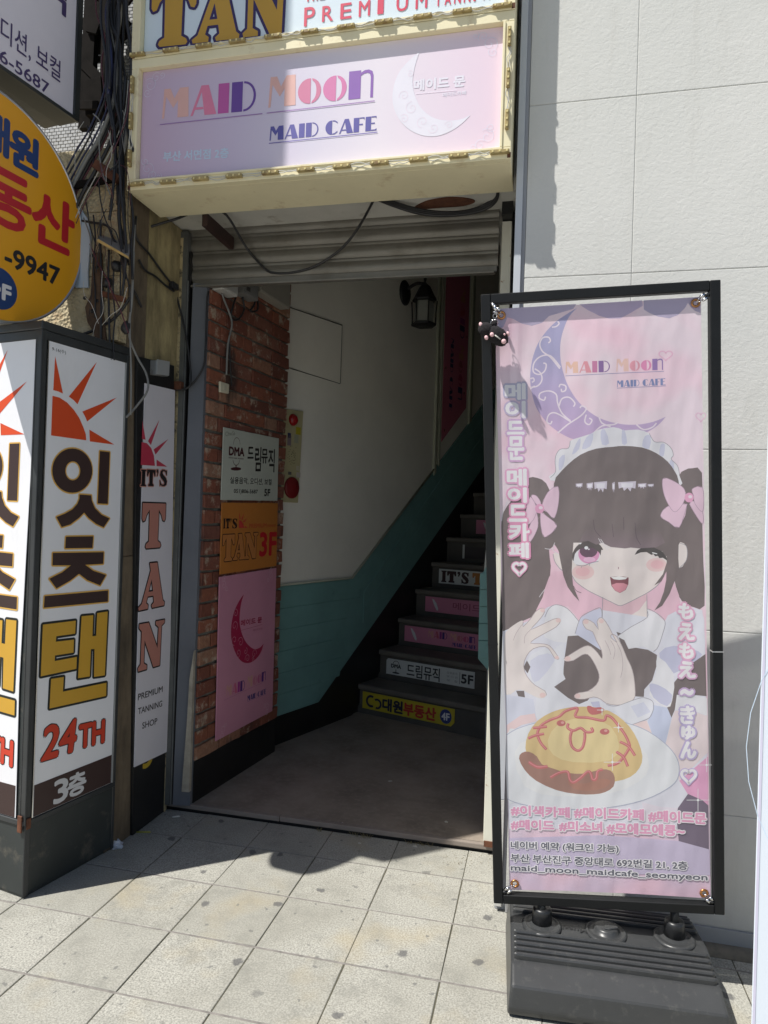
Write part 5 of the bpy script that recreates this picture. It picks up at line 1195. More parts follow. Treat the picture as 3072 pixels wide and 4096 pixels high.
# heavy plastic foot
RZ = R_(3.5); FX, FY = 1.400, -.402
def BL3(x, y, z): return Vector((FX + x*math.cos(RZ) - y*math.sin(RZ), FY + x*math.sin(RZ) + y*math.cos(RZ), z))
M_plas = mat('dusty_dark_plastic', (.042, .044, .046), .36, .12, 6, b=.10, bs=140, dirt=(.17, .168, .15), dt=(.56, .80), ds=34, dmax=.35)
M_plasd = mat('dark_plastic', (.018, .019, .021), .35, .2, 6)
foot = empty('water_foot', BL3(.29, .2, 0), 'heavy dark ribbed plastic foot of the banner stand with screw cap and two sockets', 'base')
FWd, FDp = .600, .430
bm = bmesh.new()
prof = [(0.000, .006), (-.010, .030), (.000, .088), (.060, .118), (.20, .150), (.34, .138), (.425, .112), (.430, .0)]
n = len(prof); A_ = []; B_ = []
for (y, z) in prof:
    ins = .004 if z < .08 else .012
    A_.append(bm.verts.new(BL3(ins, y, z))); B_.append(bm.verts.new(BL3(FWd-ins, y, z)))
bm.faces.new(A_); bm.faces.new(B_[::-1])
for i in range(n): bm.faces.new((A_[(i+1) % n], A_[i], B_[i], B_[(i+1) % n]))
bmesh.ops.recalc_face_normals(bm, faces=bm.faces)
bmesh.ops.bevel(bm, geom=bm.edges[:], offset=.010, segments=3, affect='EDGES', profile=.6)
bm_obj('body', bm, M_plas, foot, smooth=False)
def zt_foot(y):
    for (y0, z0), (y1, z1) in zip(prof[2:], prof[3:]):
        if y0 <= y <= y1: return z0 + (z1-z0)*(y-y0)/max(1e-6, y1-y0)
    return .12
def rib(y0, y1, up, m=M_plas, x0=.028, x1=FWd-.028):
    P = [BL3(x0, y0, zt_foot(y0)-.002), BL3(x1, y0, zt_foot(y0)-.002), BL3(x1+.008, (y0+y1)/2, zt_foot((y0+y1)/2)), BL3(x1, y1, zt_foot(y1)-.002), BL3(x0, y1, zt_foot(y1)-.002), BL3(x0-.008, (y0+y1)/2, zt_foot((y0+y1)/2))]
    return prism('rib', P, (0, 0, up), m, foot, bevel=.0028)
for k in range(5): rib(.070+k*.0205, .070+k*.0205+.0115, .0165)
for k in range(5): rib(.268+k*.026, .268+k*.026+.014, .0135)
for k in range(4): prism('groove_shade', [BL3(.03, .0825+k*.0205, zt_foot(.08+k*.02)+.0012), BL3(FWd-.03, .0825+k*.0205, zt_foot(.08+k*.02)+.0012), BL3(FWd-.03, .0895+k*.0205, zt_foot(.09+k*.02)+.0016), BL3(.03, .0895+k*.0205, zt_foot(.09+k*.02)+.0016)], (0, 0, -.006), M_plasd, foot)  # darker strips put the deep shade between the ribs into the colour
prism('underside_recess', [BL3(.21, -.0042, .004), BL3(FWd-.01, -.0042, .004), BL3(FWd-.01, -.0060, .016), BL3(.215, -.0060, .018)], (0, .004, 0), M_plasd, foot)
cupL, cupR, cap = BL3(.108, .208, .144), BL3(.500, .226, .144), BL3(.300, .215, .144)
for c_ in (cupL, cupR):
    lathe('socket_ring', [(.060, .0), (.060, .008), (.050, .014), (.048, .010), (.040, .011), (.028, .018)], c_, M_plas, foot, 32)
    lathe('socket_cup', [(.031, .012), (.029, .052), (.027, .060), (.020, .062)], c_, M_plasd, foot, 24)
lathe('screw_cap', [(.062, .0), (.062, .006), (.055, .012), (.053, .008), (.036, .009), (.034, .020), (.028, .024)], cap, M_plas, foot, 32)
prism('cap_grip', [cap+Vector((-.006, -.022, .0235)), cap+Vector((.008, -.022, .0235)), cap+Vector((.036, -.006, .0235)), cap+Vector((.030, .006, .0235)), cap+Vector((-.006, .020, .0235))], (0, 0, .005), M_plas, foot, bevel=.002)
TPf = Plane(BL3(.2, .190, zt_foot(.19)+.002), (0, 0, 1), BM @ Vector((0, -1, 0)))
text_local('embossed_lettering', Plane(BL3(.245, .213, zt_foot(.213)+.0022), (0, -.05, 1), (0, -1, 0)), 'Musai', (0, 0), (.075, 0), (0, .020), M_plasd, foot, .002, .0006)
for c_, s_ in ((cupL, -1), (cupR, 1)):
    top = None
    # leg from socket up to the frame's bottom bar
    a_ = (c_ - BO).dot(BNP.ex); pt = BNP.P(a_, .004, -.013)
    tube('leg', [c_+Vector((0, 0, .03)), pt], .0125, M_frame, bst, smooth=False, seg=16)

# ------------------------------------------------------------------ printed mesh banner
FAB_ALPHA = .08
bnr = empty('banner', BO, 'tall pink mesh banner printed with a winking maid, strung in the black frame', 'banner')
FP0 = BNP.off(-.016)
za_ = lambda x, y: (1950+.5726*x, 1850+.5726*y); zb_ = lambda x, y: (1950+.5726*x, 2550+.5726*y); zc_ = lambda x, y: (1950+.5726*x, 1200+.5726*y)
def wave(a, b): return .0022*math.sin(7*b+3*a)*math.cos(4*a)
outline = [(1991, 1237), (2200, 1225), (2500, 1208), (2804, 1189), (2808, 1500), (2815, 1900), (2822, 2300), (2829, 2700), (2836, 3100), (2843, 3594), (2700, 3585), (2500, 3573), (2250, 3563), (2038, 3559), (2032, 3250), (2025, 2950), (2013, 2600), (2004, 2300), (1996, 1900), (1986, 1560), (1983, 1400)]
fp = [FP0.pix(*p) for p in outline]
M_fab = fabric_mat('pink_mesh_fabric', (.64, .50, .66), (.82, .68, .76), (.22, .75), blot=(.84, .56, .67))
hole_px = [(2080, 1251), (2781, 1213), (2056, 3532), (2815, 3570)]
hol = []
for (u, v) in ((2005, 1262), (2781, 1213), (2059, 3532), (2815, 3570)):
    c_ = FP0.pix(u, v); hol.append(c_)
print_polys('fabric', FP0, [[fp]+[ell(c[0], c[1], .0062, .0062, n=14) for c in hol]], M_fab, bnr, 0)
for c_ in hol:
    Mx = Matrix((BNP.ex, BNP.ey, BNP.n)).transposed().to_4x4()
    bm = bmesh.new(); N_, K_ = 20, 6
    rg = []
    for i in range(N_):
        a = 2*math.pi*i/N_; rg.append([bm.verts.new(FP0.P(c_[0]+(.0098+.0036*math.cos(t*2*math.pi/K_))*math.cos(a), c_[1]+(.0098+.0036*math.cos(t*2*math.pi/K_))*math.sin(a), .004+.0026*math.sin(t*2*math.pi/K_))) for t in range(K_)])
    for i in range(N_):
        for t in range(K_): bm.faces.new((rg[i][t], rg[(i+1) % N_][t], rg[(i+1) % N_][(t+1) % K_], rg[i][(t+1) % K_]))
    bm_obj('grommet', bm, M_brass, bnr, smooth=True)
LAY = [0.00008]
def art(name, pts, c, f, k=0, holes=None, step=.000005, m=None):
    LAY[0] += step
    q = pxpoly(FP0, pts, f, k); L = [q]+([pxpoly(FP0, h, f, k) for h in holes] if holes else [])
    q2_ = [[(max(-BW/2, a), b) for a, b in l] for l in L]
    return print_polys(name, FP0, [q2_], m or ink(c, fabric=True), bnr, LAY[0])
def artline(pts, w, c, f, k=4, taper=False, name='drawn_line'):
    LAY[0] += .000002
    return print_ribbon(name, FP0, [FP0.pix(*f(*p)) for p in pts], w, ink(c, fabric=True), bnr, LAY[0], k, taper)
OUT = (.40, .38, .42); HAIR = (.225, .19, .19); HAIR2 = (.24, .185, .21); WHT = (.82, .81, .85); LAV = (.60, .60, .76); SKN = (.84, .76, .74); SKP = (.84, .52, .54); BOW = (.82, .60, .72); KET = (.60, .21, .21)
# drape scallops
art('scallop', [(75, 62), (620, 28), (600, 62), (430, 112), (380, 160), (310, 180), (240, 165), (180, 132), (140, 122), (110, 190), (72, 205)], (.52, .46, .62), zc_)
art('scallop', [(640, 30), (1080, 2), (1085, 40), (1000, 90), (930, 128), (850, 130), (780, 110), (700, 70)], (.58, .48, .66), zc_)
art('scallop', [(1090, 2), (1485, -22), (1488, 90), (1450, 76), (1420, 50), (1400, 20), (1380, 55), (1330, 105), (1270, 128), (1190, 115), (1130, 90), (1092, 66)], (.52, .46, .62), zc_)
# crescent moon with a purple to pink fade
LAY[0] += .000006
M_moon = fabric_mat('moon_print', (.62, .44, .66), (.46, .44, .66), (1.60, 1.90))
crescent(FP0, [(625, 55), (560, 95), (480, 150), (410, 220), (350, 310), (312, 420), (298, 540), (310, 650), (345, 760), (420, 860), (510, 930), (610, 975), (760, 1000), (950, 985), (1100, 930), (1190, 875), (1246, 815)], [(1160, 850), (1050, 870), (930, 866), (800, 832), (700, 772), (620, 692), (560, 592), (525, 490), (508, 390), (512, 280), (540, 180), (575, 110)], M_moon, bnr, LAY[0], zc_)
SWC = (.86, .76, .84)
for pts in ([(505, 480), (440, 400), (385, 360), (365, 310), (385, 265), (425, 260), (440, 285), (425, 300)], [(510, 470), (440, 390), (370, 395), (325, 440), (320, 500), (360, 520), (400, 495), (410, 450), (390, 440)], [(305, 610), (350, 600), (380, 560), (370, 510), (330, 480)], [(580, 845), (520, 790), (490, 720), (480, 660), (430, 635), (370, 650), (362, 685), (395, 700), (405, 675)], [(500, 740), (520, 690), (570, 680), (610, 720), (600, 745)], [(490, 930), (560, 870), (650, 810), (690, 760), (660, 740), (645, 755)], [(300, 620), (330, 600)], [(580, 850), (480, 790), (430, 800), (415, 850), (440, 865), (450, 845)], [(500, 610), (510, 590), (545, 600), (545, 630), (520, 640), (515, 620)], [(450, 190), (480, 185), (500, 165), (490, 150)], [(690, 800), (680, 850), (710, 870), (730, 840), (710, 825)], [(745, 925), (800, 880), (880, 870), (910, 855)], [(780, 820), (800, 860), (860, 885)], [(1040, 870), (1090, 905), (1150, 890), (1180, 860)], [(300, 550), (320, 545), (325, 565), (310, 575)]):
    artline(pts, .0042, SWC, zc_, 4, name='scroll')
# logo
fa_ = dict(fabric=True)
LAY[0] += .000006
deco_px(FP0, 'MAID', (545, 512), (862, 503), (545, 432), [(.82, .55, .45), (.80, .36, .42), (.62, .25, .42), (.30, .18, .40)], bnr, LAY[0], zc_, True)
deco_px(FP0, 'Moon', (900, 500), (1233, 488), (900, 412), [(.84, .58, .52), (.80, .38, .46), (.76, .30, .50), (.36, .24, .50)], bnr, LAY[0], zc_, True)
deco_px(FP0, 'MAID CAFE', (905, 610), (1246, 594), (905, 563), [(.26, .30, .52)], bnr, LAY[0], zc_, True)
artline([(545, 530), (900, 512), (1233, 498)], .0016, (.35, .32, .52), zc_, 0); artline([(905, 616), (1246, 600)], .0016, (.35, .32, .52), zc_, 0)
def heart_pts(cx, cy_, w, h):
    return [(cx+w*.5*(math.sin(t)**3), cy_-h*.5*((13*math.cos(t)-5*math.cos(2*t)-2*math.cos(3*t)-math.cos(4*t))/16)) for t in [2*math.pi*i/28 for i in range(29)]]
artline(heart_pts(1245, 385, 95, 75), .0032, (.84, .50, .66), zc_, 0); artline(heart_pts(1490, 815, 70, 70), .0028, (.84, .55, .70), zc_, 0)
# twin tails behind
LAY[0] = .00014
art('hair_tail', [(285, 108), (350, 108), (410, 145), (450, 250), (470, 400), (480, 560), (430, 610), (442, 720), (425, 850), (375, 960), (340, 1030), (330, 1070), (240, 1110), (160, 1180), (108, 1180), (100, 1000), (104, 760), (100, 560), (96, 440), (110, 350), (170, 262), (240, 190)], HAIR, za_, 2)
art('hair_tail', [(1335, 95), (1380, 52), (1430, 40), (1498, 72), (1500, 400), (1508, 700), (1516, 1000), (1440, 1010), (1380, 985), (1340, 940), (1305, 820), (1298, 700), (1290, 500), (1320, 250)], HAIR, za_, 2)
artline([(140, 270), (110, 340), (98, 410)], .0028, (.75, .7, .75), za_); artline([(405, 880), (375, 920), (362, 940)], .0020, (.75, .7, .75), za_); artline([(1330, 940), (1345, 985), (1360, 1010)], .0022, (.8, .75, .8), za_)
# soft pink cloud between face and shoulders
art('pink_cloud', [(520, 760), (430, 800), (380, 960), (335, 1050), (420, 1060), (560, 1000), (640, 1100), (800, 1080), (800, 930)], (.82, .56, .66), za_, 2)
art('pink_cloud', [(1110, 900), (1250, 760), (1310, 850), (1350, 1000), (1290, 1060), (1240, 1100), (1115, 1040)], (.82, .56, .66), za_, 2)
# headdress
art('headdress', [(440, 1260), (475, 1200), (472, 1130), (480, 1080), (510, 1042), (565, 1035), (578, 985), (640, 960), (720, 935), (780, 905), (880, 888), (940, 905), (950, 912), (1050, 905), (1130, 932), (1166, 990), (1230, 994), (1280, 1032), (1298, 1082), (1284, 1112), (1328, 1160), (1342, 1230), (1325, 1320), (900, 1300)], WHT, zc_, 2)
for pts in ([(590, 1080), (620, 1000), (650, 965), (640, 1040)], [(660, 1040), (690, 960), (740, 930), (720, 1020)], [(800, 1010), (790, 920), (820, 905), (850, 1000)], [(940, 1005), (940, 915), (960, 915), (975, 1000)], [(1080, 1020), (1100, 950), (1140, 950), (1130, 1040)], [(1200, 1080), (1210, 1010), (1240, 1010), (1230, 1090)], [(1270, 1180), (1275, 1120), (1300, 1130), (1300, 1200)], [(500, 1190), (500, 1110), (540, 1080), (530, 1160)]):
    art('fold_shade', pts, (.66, .66, .80), zc_, 2)
artline([(440, 1240), (475, 1200), (472, 1130), (480, 1080), (510, 1042), (565, 1035), (578, 985)], .0016, OUT, zc_); artline([(1130, 932), (1166, 990), (1230, 994), (1280, 1032), (1298, 1082), (1284, 1112), (1328, 1160), (1342, 1230)], .0016, OUT, zc_)
# neck, ears, face, hair mass
art('hair_mass', [(470, 130), (490, 90), (560, 15), (650, -55), (760, -97), (880, -110), (950, -116), (1080, -105), (1180, -65), (1260, -5), (1310, 65), (1335, 130), (1345, 300), (1335, 520), (1330, 660), (1250, 720), (600, 720), (500, 620), (455, 520), (450, 300)], HAIR, za_, 2)
art('neck', [(805, 880), (1115, 880), (1113, 1080), (1010, 1160), (930, 1200), (870, 1180), (803, 1085)], SKN, za_)
art('neck_shade', [(805, 900), (1113, 900), (1112, 960), (1060, 1030), (980, 1080), (880, 1095), (803, 1080)], (.80, .56, .62), za_, 0)
art('ear', [(458, 640), (480, 630), (520, 660), (535, 750), (500, 735), (470, 690)], SKN, za_, 2); artline([(458, 640), (470, 690), (500, 735), (525, 755)], .0018, OUT, za_)
art('ear', [(1335, 575), (1360, 560), (1385, 580), (1396, 630), (1385, 690), (1338, 738)], SKN, za_, 2); artline([(1345, 565), (1385, 580), (1396, 630), (1385, 690), (1338, 738)], .0016, OUT, za_)
art('face', [(585, 560), (585, 760), (600, 815), (650, 860), (710, 898), (800, 943), (860, 972), (925, 1000), (985, 978), (1050, 945), (1120, 908), (1180, 862), (1230, 800), (1252, 700), (1250, 560)], SKN, za_, 0)
art('blush', ell(668, 765, 78, 52, n=20), (.84, .62, .62), za_); art('blush', ell(665, 762, 50, 32, n=20), (.84, .54, .57), za_)
art('blush', ell(1180, 715, 72, 48, n=20), (.84, .62, .62), za_); art('blush', ell(1185, 712, 46, 30, n=20), (.84, .54, .57), za_)
artline([(592, 790), (620, 835), (700, 893), (800, 943), (860, 972), (925, 1000), (985, 978), (1050, 945), (1120, 908), (1190, 855), (1235, 790)], .0019, OUT, za_)
artline([(915, 730), (914, 745)], .0022, (.4, .25, .28), za_, 0)
# open eye
art('eye_white', [(596, 640), (600, 690), (625, 715), (690, 712), (770, 695), (788, 640), (770, 600), (640, 600)], (.82, .80, .84), za_, 2)
art('iris', ell(708, 640, 74, 66, n=28), (.74, .36, .56), za_); art('iris_dark', ell(706, 618, 62, 46, n=24), (.18, .12, .16), za_); art('iris_light', ell(712, 678, 42, 18, n=18), (.84, .54, .72), za_)
art('upper_lash', [(590, 655), (605, 610), (640, 570), (700, 548), (750, 552), (790, 580), (808, 612), (795, 610), (790, 650), (780, 630), (740, 600), (690, 592), (640, 608), (610, 640), (600, 690)], (.15, .13, .13), za_, 2)
art('eye_glint', ell(690, 596, 14, 12, n=12), (.86, .86, .88), za_); art('eye_glint', ell(708, 606, 6, 5, n=8), (.86, .86, .88), za_); artline([(643, 570), (655, 562)], .003, (.86, .86, .88), za_, 0)
artline([(620, 715), (670, 722), (720, 702), (775, 690)], .0022, OUT, za_); artline([(660, 722), (655, 735)], .0014, OUT, za_, 0); artline([(715, 705), (712, 720)], .0014, OUT, za_, 0)
# winking eye, mouth
art('wink_lash', [(1028, 645), (1045, 615), (1080, 592), (1140, 585), (1200, 605), (1240, 640), (1262, 690), (1225, 665), (1200, 668), (1190, 652), (1170, 655), (1160, 640), (1145, 645), (1110, 625), (1070, 628)], (.12, .11, .11), za_, 1)
artline([(1150, 630), (1185, 638)], .003, (.85, .85, .85), za_, 0)
art('mouth', [(856, 800), (890, 796), (950, 796), (986, 804), (984, 850), (965, 890), (925, 912), (890, 895), (865, 860)], (.28, .12, .14), za_, 1)
art('tongue', [(866, 855), (900, 842), (950, 842), (980, 855), (962, 890), (925, 910), (890, 893)], (.74, .34, .40), za_, 1); art('teeth', [(862, 800), (920, 796), (978, 803), (965, 815), (920, 820), (880, 815)], (.86, .86, .86), za_, 1)
# fringe and side locks
art('fringe', [(470, 560), (450, 330), (465, 140), (700, 20), (1000, 0), (1300, 130), (1340, 330), (1332, 660), (1245, 655), (1220, 620), (1150, 588), (1060, 600), (1000, 594), (960, 600), (860, 590), (800, 560), (760, 575), (700, 545), (600, 560), (590, 600), (560, 640), (505, 640)], HAIR, za_, 0)
LAY[0] += .000006
print_polys('fringe_tint', FP0, [[pxpoly(FP0, [(640, 556), (700, 440), (820, 380), (1000, 360), (1180, 420), (1240, 560), (1180, 592), (1060, 600), (1000, 594), (960, 600), (860, 590), (800, 558), (760, 572), (700, 545)], za_, 1)]], fabric_mat('fringe_tint', (.34, .26, .30), HAIR, (1.27, 1.385)), bnr, LAY[0])
art('side_lock', [(500, 560), (600, 560), (592, 660), (588, 760), (598, 860), (642, 970), (600, 925), (560, 870), (530, 790), (512, 700), (500, 640)], HAIR, za_, 1)
art('side_lock', [(1245, 560), (1335, 560), (1332, 700), (1310, 820), (1270, 920), (1220, 1000), (1165, 1034), (1205, 975), (1232, 900), (1248, 820), (1250, 760), (1215, 830), (1165, 858), (1225, 780), (1255, 690)], HAIR, za_, 1)
for pts in ([(740, 400), (750, 470), (790, 520)], [(1030, 420), (1040, 520), (1070, 575)], [(870, 430), (880, 520)], [(950, 380), (952, 470)], [(600, 860), (620, 895), (655, 910)]):
    artline(pts, .0014, (.14, .11, .13), za_)
for pts in ([(775, 530), (800, 570), (845, 610)], [(790, 535), (820, 575), (860, 600)], [(400, 600), (430, 605), (470, 600)], [(470, 560), (455, 610), (500, 640)]): artline(pts, .0018, (.78, .74, .78), za_)
for (x, y, w, h) in ((640, 160, 40, 20), (715, 165, 38, 32), (790, 165, 76, 44), (880, 170, 16, 44), (975, 162, 105, 40), (1080, 162, 50, 22), (1140, 160, 36, 14)):
    art('hair_shine', [(x-w*.6, y-h*.6), (x+w*.6, y-h*.8), (x+w*.55, y+h*.5), (x+w*.30, y+h*.35), (x+w*.22, y+h), (x+w*.02, y+h*.4), (x-w*.2, y+h*.9), (x-w*.3, y+h*.3), (x-w*.55, y+h*.5)], (.60, .54, .64) if w < 60 else (.70, .64, .74), za_)
    art('hair_shine', [(x-w*.4, y-h*.4), (x+w*.4, y-h*.5), (x+w*.35, y+h*.3), (x-w*.35, y+h*.3)], (.82, .79, .86), za_)
# bows
def bow(parts, knot):
    for p in parts: art('bow', p, BOW, za_, 2); artline(p+[p[0]], .0014, (.50, .36, .46), za_, 4)
    art('bow_knot', ell(knot[0], knot[1], 32, 34, n=18), (.80, .42, .60), za_); art('bow_knot_light', ell(knot[0]+8, knot[1]-6, 14, 12, n=12), (.84, .72, .80), za_)
bow([[(370, 345), (420, 380), (484, 445), (400, 522), (372, 440)], [(345, 350), (352, 450), (300, 552), (275, 520), (300, 430)], [(362, 320), (305, 235), (340, 232), (372, 280)], [(350, 325), (300, 240), (270, 330), (272, 432), (320, 400)], [(375, 310), (420, 210), (492, 168), (496, 280), (466, 388), (420, 350)]], (364, 322))
bow([[(1395, 290), (1340, 452), (1265, 415), (1208, 372), (1262, 305)], [(1410, 290), (1450, 360), (1502, 428), (1500, 340), (1440, 270)], [(1440, 232), (1430, 185), (1502, 176), (1504, 340), (1450, 290)], [(1385, 240), (1370, 180), (1290, 125), (1224, 115), (1235, 230), (1298, 342), (1350, 310)]], (1408, 245))
LAY[0] = .00030
# body: pale blouse and apron, dark dress
art('apron', [(105, 1180), (300, 1100), (420, 1010), (480, 990), (640, 1110), (800, 1030), (1115, 1080), (1240, 1110), (1400, 1010), (1500, 1030), (1515, 1180), (1520, 1250), (1526, 1700), (1540, 2500), (1400, 2560), (150, 2560), (130, 1800)], (.76, .76, .84), za_, 0)
art('puff_sleeve', [(395, 1130), (430, 1020), (480, 993), (560, 1022), (640, 1112), (620, 1200), (540, 1260), (400, 1220)], WHT, za_, 2); artline([(400, 1080), (430, 1020), (480, 993), (560, 1022), (640, 1112)], .0018, OUT, za_)
art('puff_sleeve', [(1240, 1110), (1290, 1052), (1400, 1012), (1498, 1040), (1515, 1160), (1490, 1190), (1520, 1250), (1500, 1350), (1430, 1400), (1300, 1500), (1230, 1350)], (.78, .78, .86), za_, 2)
art('sleeve_shade', [(1200, 1330), (1300, 1280), (1420, 1300), (1500, 1340), (1440, 1395), (1330, 1460), (1240, 1480)], LAV, za_, 2)
art('dark_dress', [(560, -10), (640, -15), (780, 75), (810, 100), (800, 160), (780, 330), (700, 440), (640, 465), (560, 420), (465, 345), (545, 290), (528, 250), (540, 130)], HAIR, zb_, 0)
art('dark_dress', [(900, -40), (960, -20), (980, 60), (1040, 72), (1120, 85), (1184, 122), (1180, 200), (1150, 300), (1095, 362), (1092, 415), (1020, 410), (1000, 200), (940, 60)], HAIR, zb_, 0)
art('dark_dress', [(1440, 172), (1522, 115), (1530, 410), (1430, 400), (1320, 400), (1305, 340), (1280, 345), (1380, 215)], HAIR, zb_, 0)
art('dark_dress', [(1275, 345), (1320, 335), (1322, 400), (1310, 500), (1285, 560), (1255, 490), (1290, 440)], HAIR, zb_, 1)
art('sleeve_band', [(1322, 402), (1420, 398), (1532, 425), (1534, 545), (1440, 510), (1308, 505)], WHT, zb_, 0)
art('apron_side', [(1290, 560), (1310, 510), (1440, 515), (1535, 548), (1540, 800), (1340, 1000), (1240, 760)], (.83, .72, .74), zb_, 0)
art('blue_fold', [(1150, 470), (1255, 490), (1285, 560), (1240, 750), (1160, 700), (1120, 590)], (.60, .64, .80), zb_, 0)
art('waist_frill', [(1185, 130), (1300, 250), (1290, 440), (1250, 488), (1130, 400), (1180, 240)], WHT, zb_, 2)
art('frill_shade', [(1190, 330), (1290, 400), (1255, 480), (1160, 420), (1130, 330)], LAV, zb_, 2)
art('collar', [(612, 1195), (650, 1085), (720, 1040), (790, 1016), (802, 1090), (790, 1310), (700, 1250)], (.68, .69, .83), za_, 1)
art('collar', [(905, 1215), (1000, 1150), (1115, 1082), (1116, 1024), (1180, 1052), (1240, 1112), (1222, 1200), (1190, 1290), (1160, 1320), (1090, 1285), (985, 1302), (955, 1240)], WHT, za_, 1)
artline([(612, 1195), (650, 1085), (720, 1040), (790, 1016), (800, 1090)], .0018, OUT, za_); artline([(905, 1215), (1000, 1150), (1115, 1082), (1116, 1024), (1180, 1052), (1240, 1112), (1222, 1200), (1190, 1290), (1160, 1320)], .0018, OUT, za_)
artline([(805, 940), (802, 1090)], .0016, OUT, za_, 0); artline([(1113, 920), (1115, 1080)], .0016, OUT, za_, 0)
art('blouse_frill', [(255, 200), (300, 120), (400, 70), (440, 100), (535, 30), (530, 270), (545, 290), (465, 345), (560, 420), (640, 465), (600, 480), (470, 510), (360, 570), (330, 560), (340, 430), (320, 340)], (.79, .79, .85), zb_, 1)
art('frill_shade', [(300, 160), (420, 110), (470, 160), (360, 300), (310, 290)], (.70, .70, .82), zb_, 2)
art('dark_gap', [(250, 210), (275, 160), (300, 205), (280, 250)], HAIR, zb_, 1); art('dark_gap', [(200, 372), (255, 372), (262, 418), (215, 410)], HAIR, zb_, 1)
art('cuff', [(130, 400), (200, 410), (320, 430), (345, 580), (240, 590), (135, 640)], (.70, .71, .82), zb_, 1)
art('wrist', [(135, 610), (230, 545), (330, 530), (345, 585), (240, 610), (135, 668)], (.84, .66, .67), zb_, 1)
art('wrist', [(985, 600), (1060, 590), (1112, 580), (1160, 700), (1080, 680), (1000, 640)], (.84, .68, .68), zb_, 1)
# hands
LH = [(118, 20), (130, -40), (180, -85), (235, -118), (250, -110), (248, -75), (300, -130), (335, -180), (375, -205), (398, -196), (392, -165), (350, -110), (300, -55), (380, -90), (460, -128), (500, -133), (510, -115), (480, -75), (410, -35), (330, 10), (300, 40), (360, 42), (420, 50), (450, 75), (480, 115), (500, 150), (470, 145), (440, 95), (400, 62), (320, 78), (272, 130), (252, 200), (275, 270), (330, 332), (400, 372), (412, 405), (380, 425), (330, 412), (250, 370), (200, 368), (130, 400), (114, 200)]
RH = [(533, 148), (560, 130), (620, 92), (680, 60), (722, 62), (770, 108), (800, 148), (796, 90), (760, 20), (735, -40), (690, -60), (665, -100), (672, -124), (695, -128), (745, -100), (775, -55), (765, -110), (785, -138), (812, -128), (850, -70), (890, 10), (905, 35), (862, 0), (868, -22), (900, -10), (940, 60), (975, 145), (1002, 200), (1022, 270), (1032, 380), (1022, 430), (970, 462), (900, 472), (830, 460), (790, 430), (740, 415), (680, 430), (620, 427), (606, 405), (640, 385), (700, 375), (760, 330), (780, 280), (770, 230), (735, 160), (700, 118), (660, 122), (600, 160), (548, 166)]
art('left_hand', LH, SKN, zb_, 2); artline(LH[4:36], .0018, (.50, .42, .44), zb_, 2)
art('right_hand', RH, SKN, zb_, 2); artline(RH, .0018, (.50, .42, .44), zb_, 2)
for pts in ([(240, -90), (200, -30), (180, 20)], [(300, -55), (262, -10), (258, 40)], [(860, 20), (890, 80), (880, 150)], [(905, 40), (935, 110), (945, 200), (930, 280)], [(820, 20), (850, 80), (860, 120)], [(700, 375), (735, 372)]): artline(pts, .0013, (.55, .45, .48), zb_)
for c_, r_ in (((385, -190), 14), ((495, -120), 15), ((560, 148), 18), ((630, 408), 17), ((385, 402), 18), ((485, 140), 12), ((688, -110), 16), ((795, -115), 15)):
    art('fingertip_blush', ell(c_[0], c_[1], r_*1.2, r_, n=12), (.84, .64, .63), zb_)
art('cuff', [(600, 520), (640, 470), (700, 440), (770, 425), (830, 468), (900, 478), (1022, 436), (1090, 420), (1152, 445), (1158, 500), (1130, 560), (1060, 590), (1000, 612), (940, 560), (900, 520), (780, 500)], (.80, .80, .86), zb_, 1)
art('fold_shade', [(720, 450), (780, 445), (790, 490), (740, 490)], LAV, zb_, 1); art('fold_shade', [(1000, 480), (1090, 450), (1140, 520), (1050, 560)], (.70, .71, .83), zb_, 1)
artline([(830, 468), (900, 478), (1022, 436), (1090, 420), (1152, 445), (1158, 500), (1130, 560), (1060, 590), (1000, 612)], .0016, OUT, zb_)
# lower right backdrop
art('pink_panel', [(1340, 1000), (1540, 830), (1540, 1180), (1400, 1095)], (.80, .42, .62), zb_, 0)
art('dark_skirt', [(1330, 1190), (1400, 1092), (1500, 1135), (1542, 1172), (1546, 1480), (1400, 1540), (1340, 1470), (1320, 1260)], (.22, .18, .24), zb_, 0)
art('lilac_skirt', [(150, 1400), (800, 1380), (1330, 1420), (1550, 1480), (1555, 1660), (160, 1640)], (.62, .55, .72), zb_, 0)
art('skirt_frill', [(1080, 1150), (1200, 1180), (1330, 1190), (1290, 1330), (1250, 1400), (1100, 1360)], (.80, .74, .82), zb_, 1)
LAY[0] = .00060
# plate
PL = [(134, 680), (200, 640), (320, 600), (500, 560), (800, 560), (1000, 605), (1130, 660), (1240, 740), (1310, 820), (1338, 900), (1325, 990), (1250, 1060), (1090, 1135), (860, 1185), (600, 1200), (330, 1180), (190, 1150), (138, 1125)]
art('plate', PL, (.80, .81, .85), zb_, 2); artline(PL, .0024, (.50, .52, .64), zb_, 3)
art('plate_well', [(190, 800), (320, 700), (700, 640), (1050, 740), (1130, 900), (1050, 1010), (850, 1090), (500, 1110), (260, 1040)], (.84, .84, .86), zb_, 2)
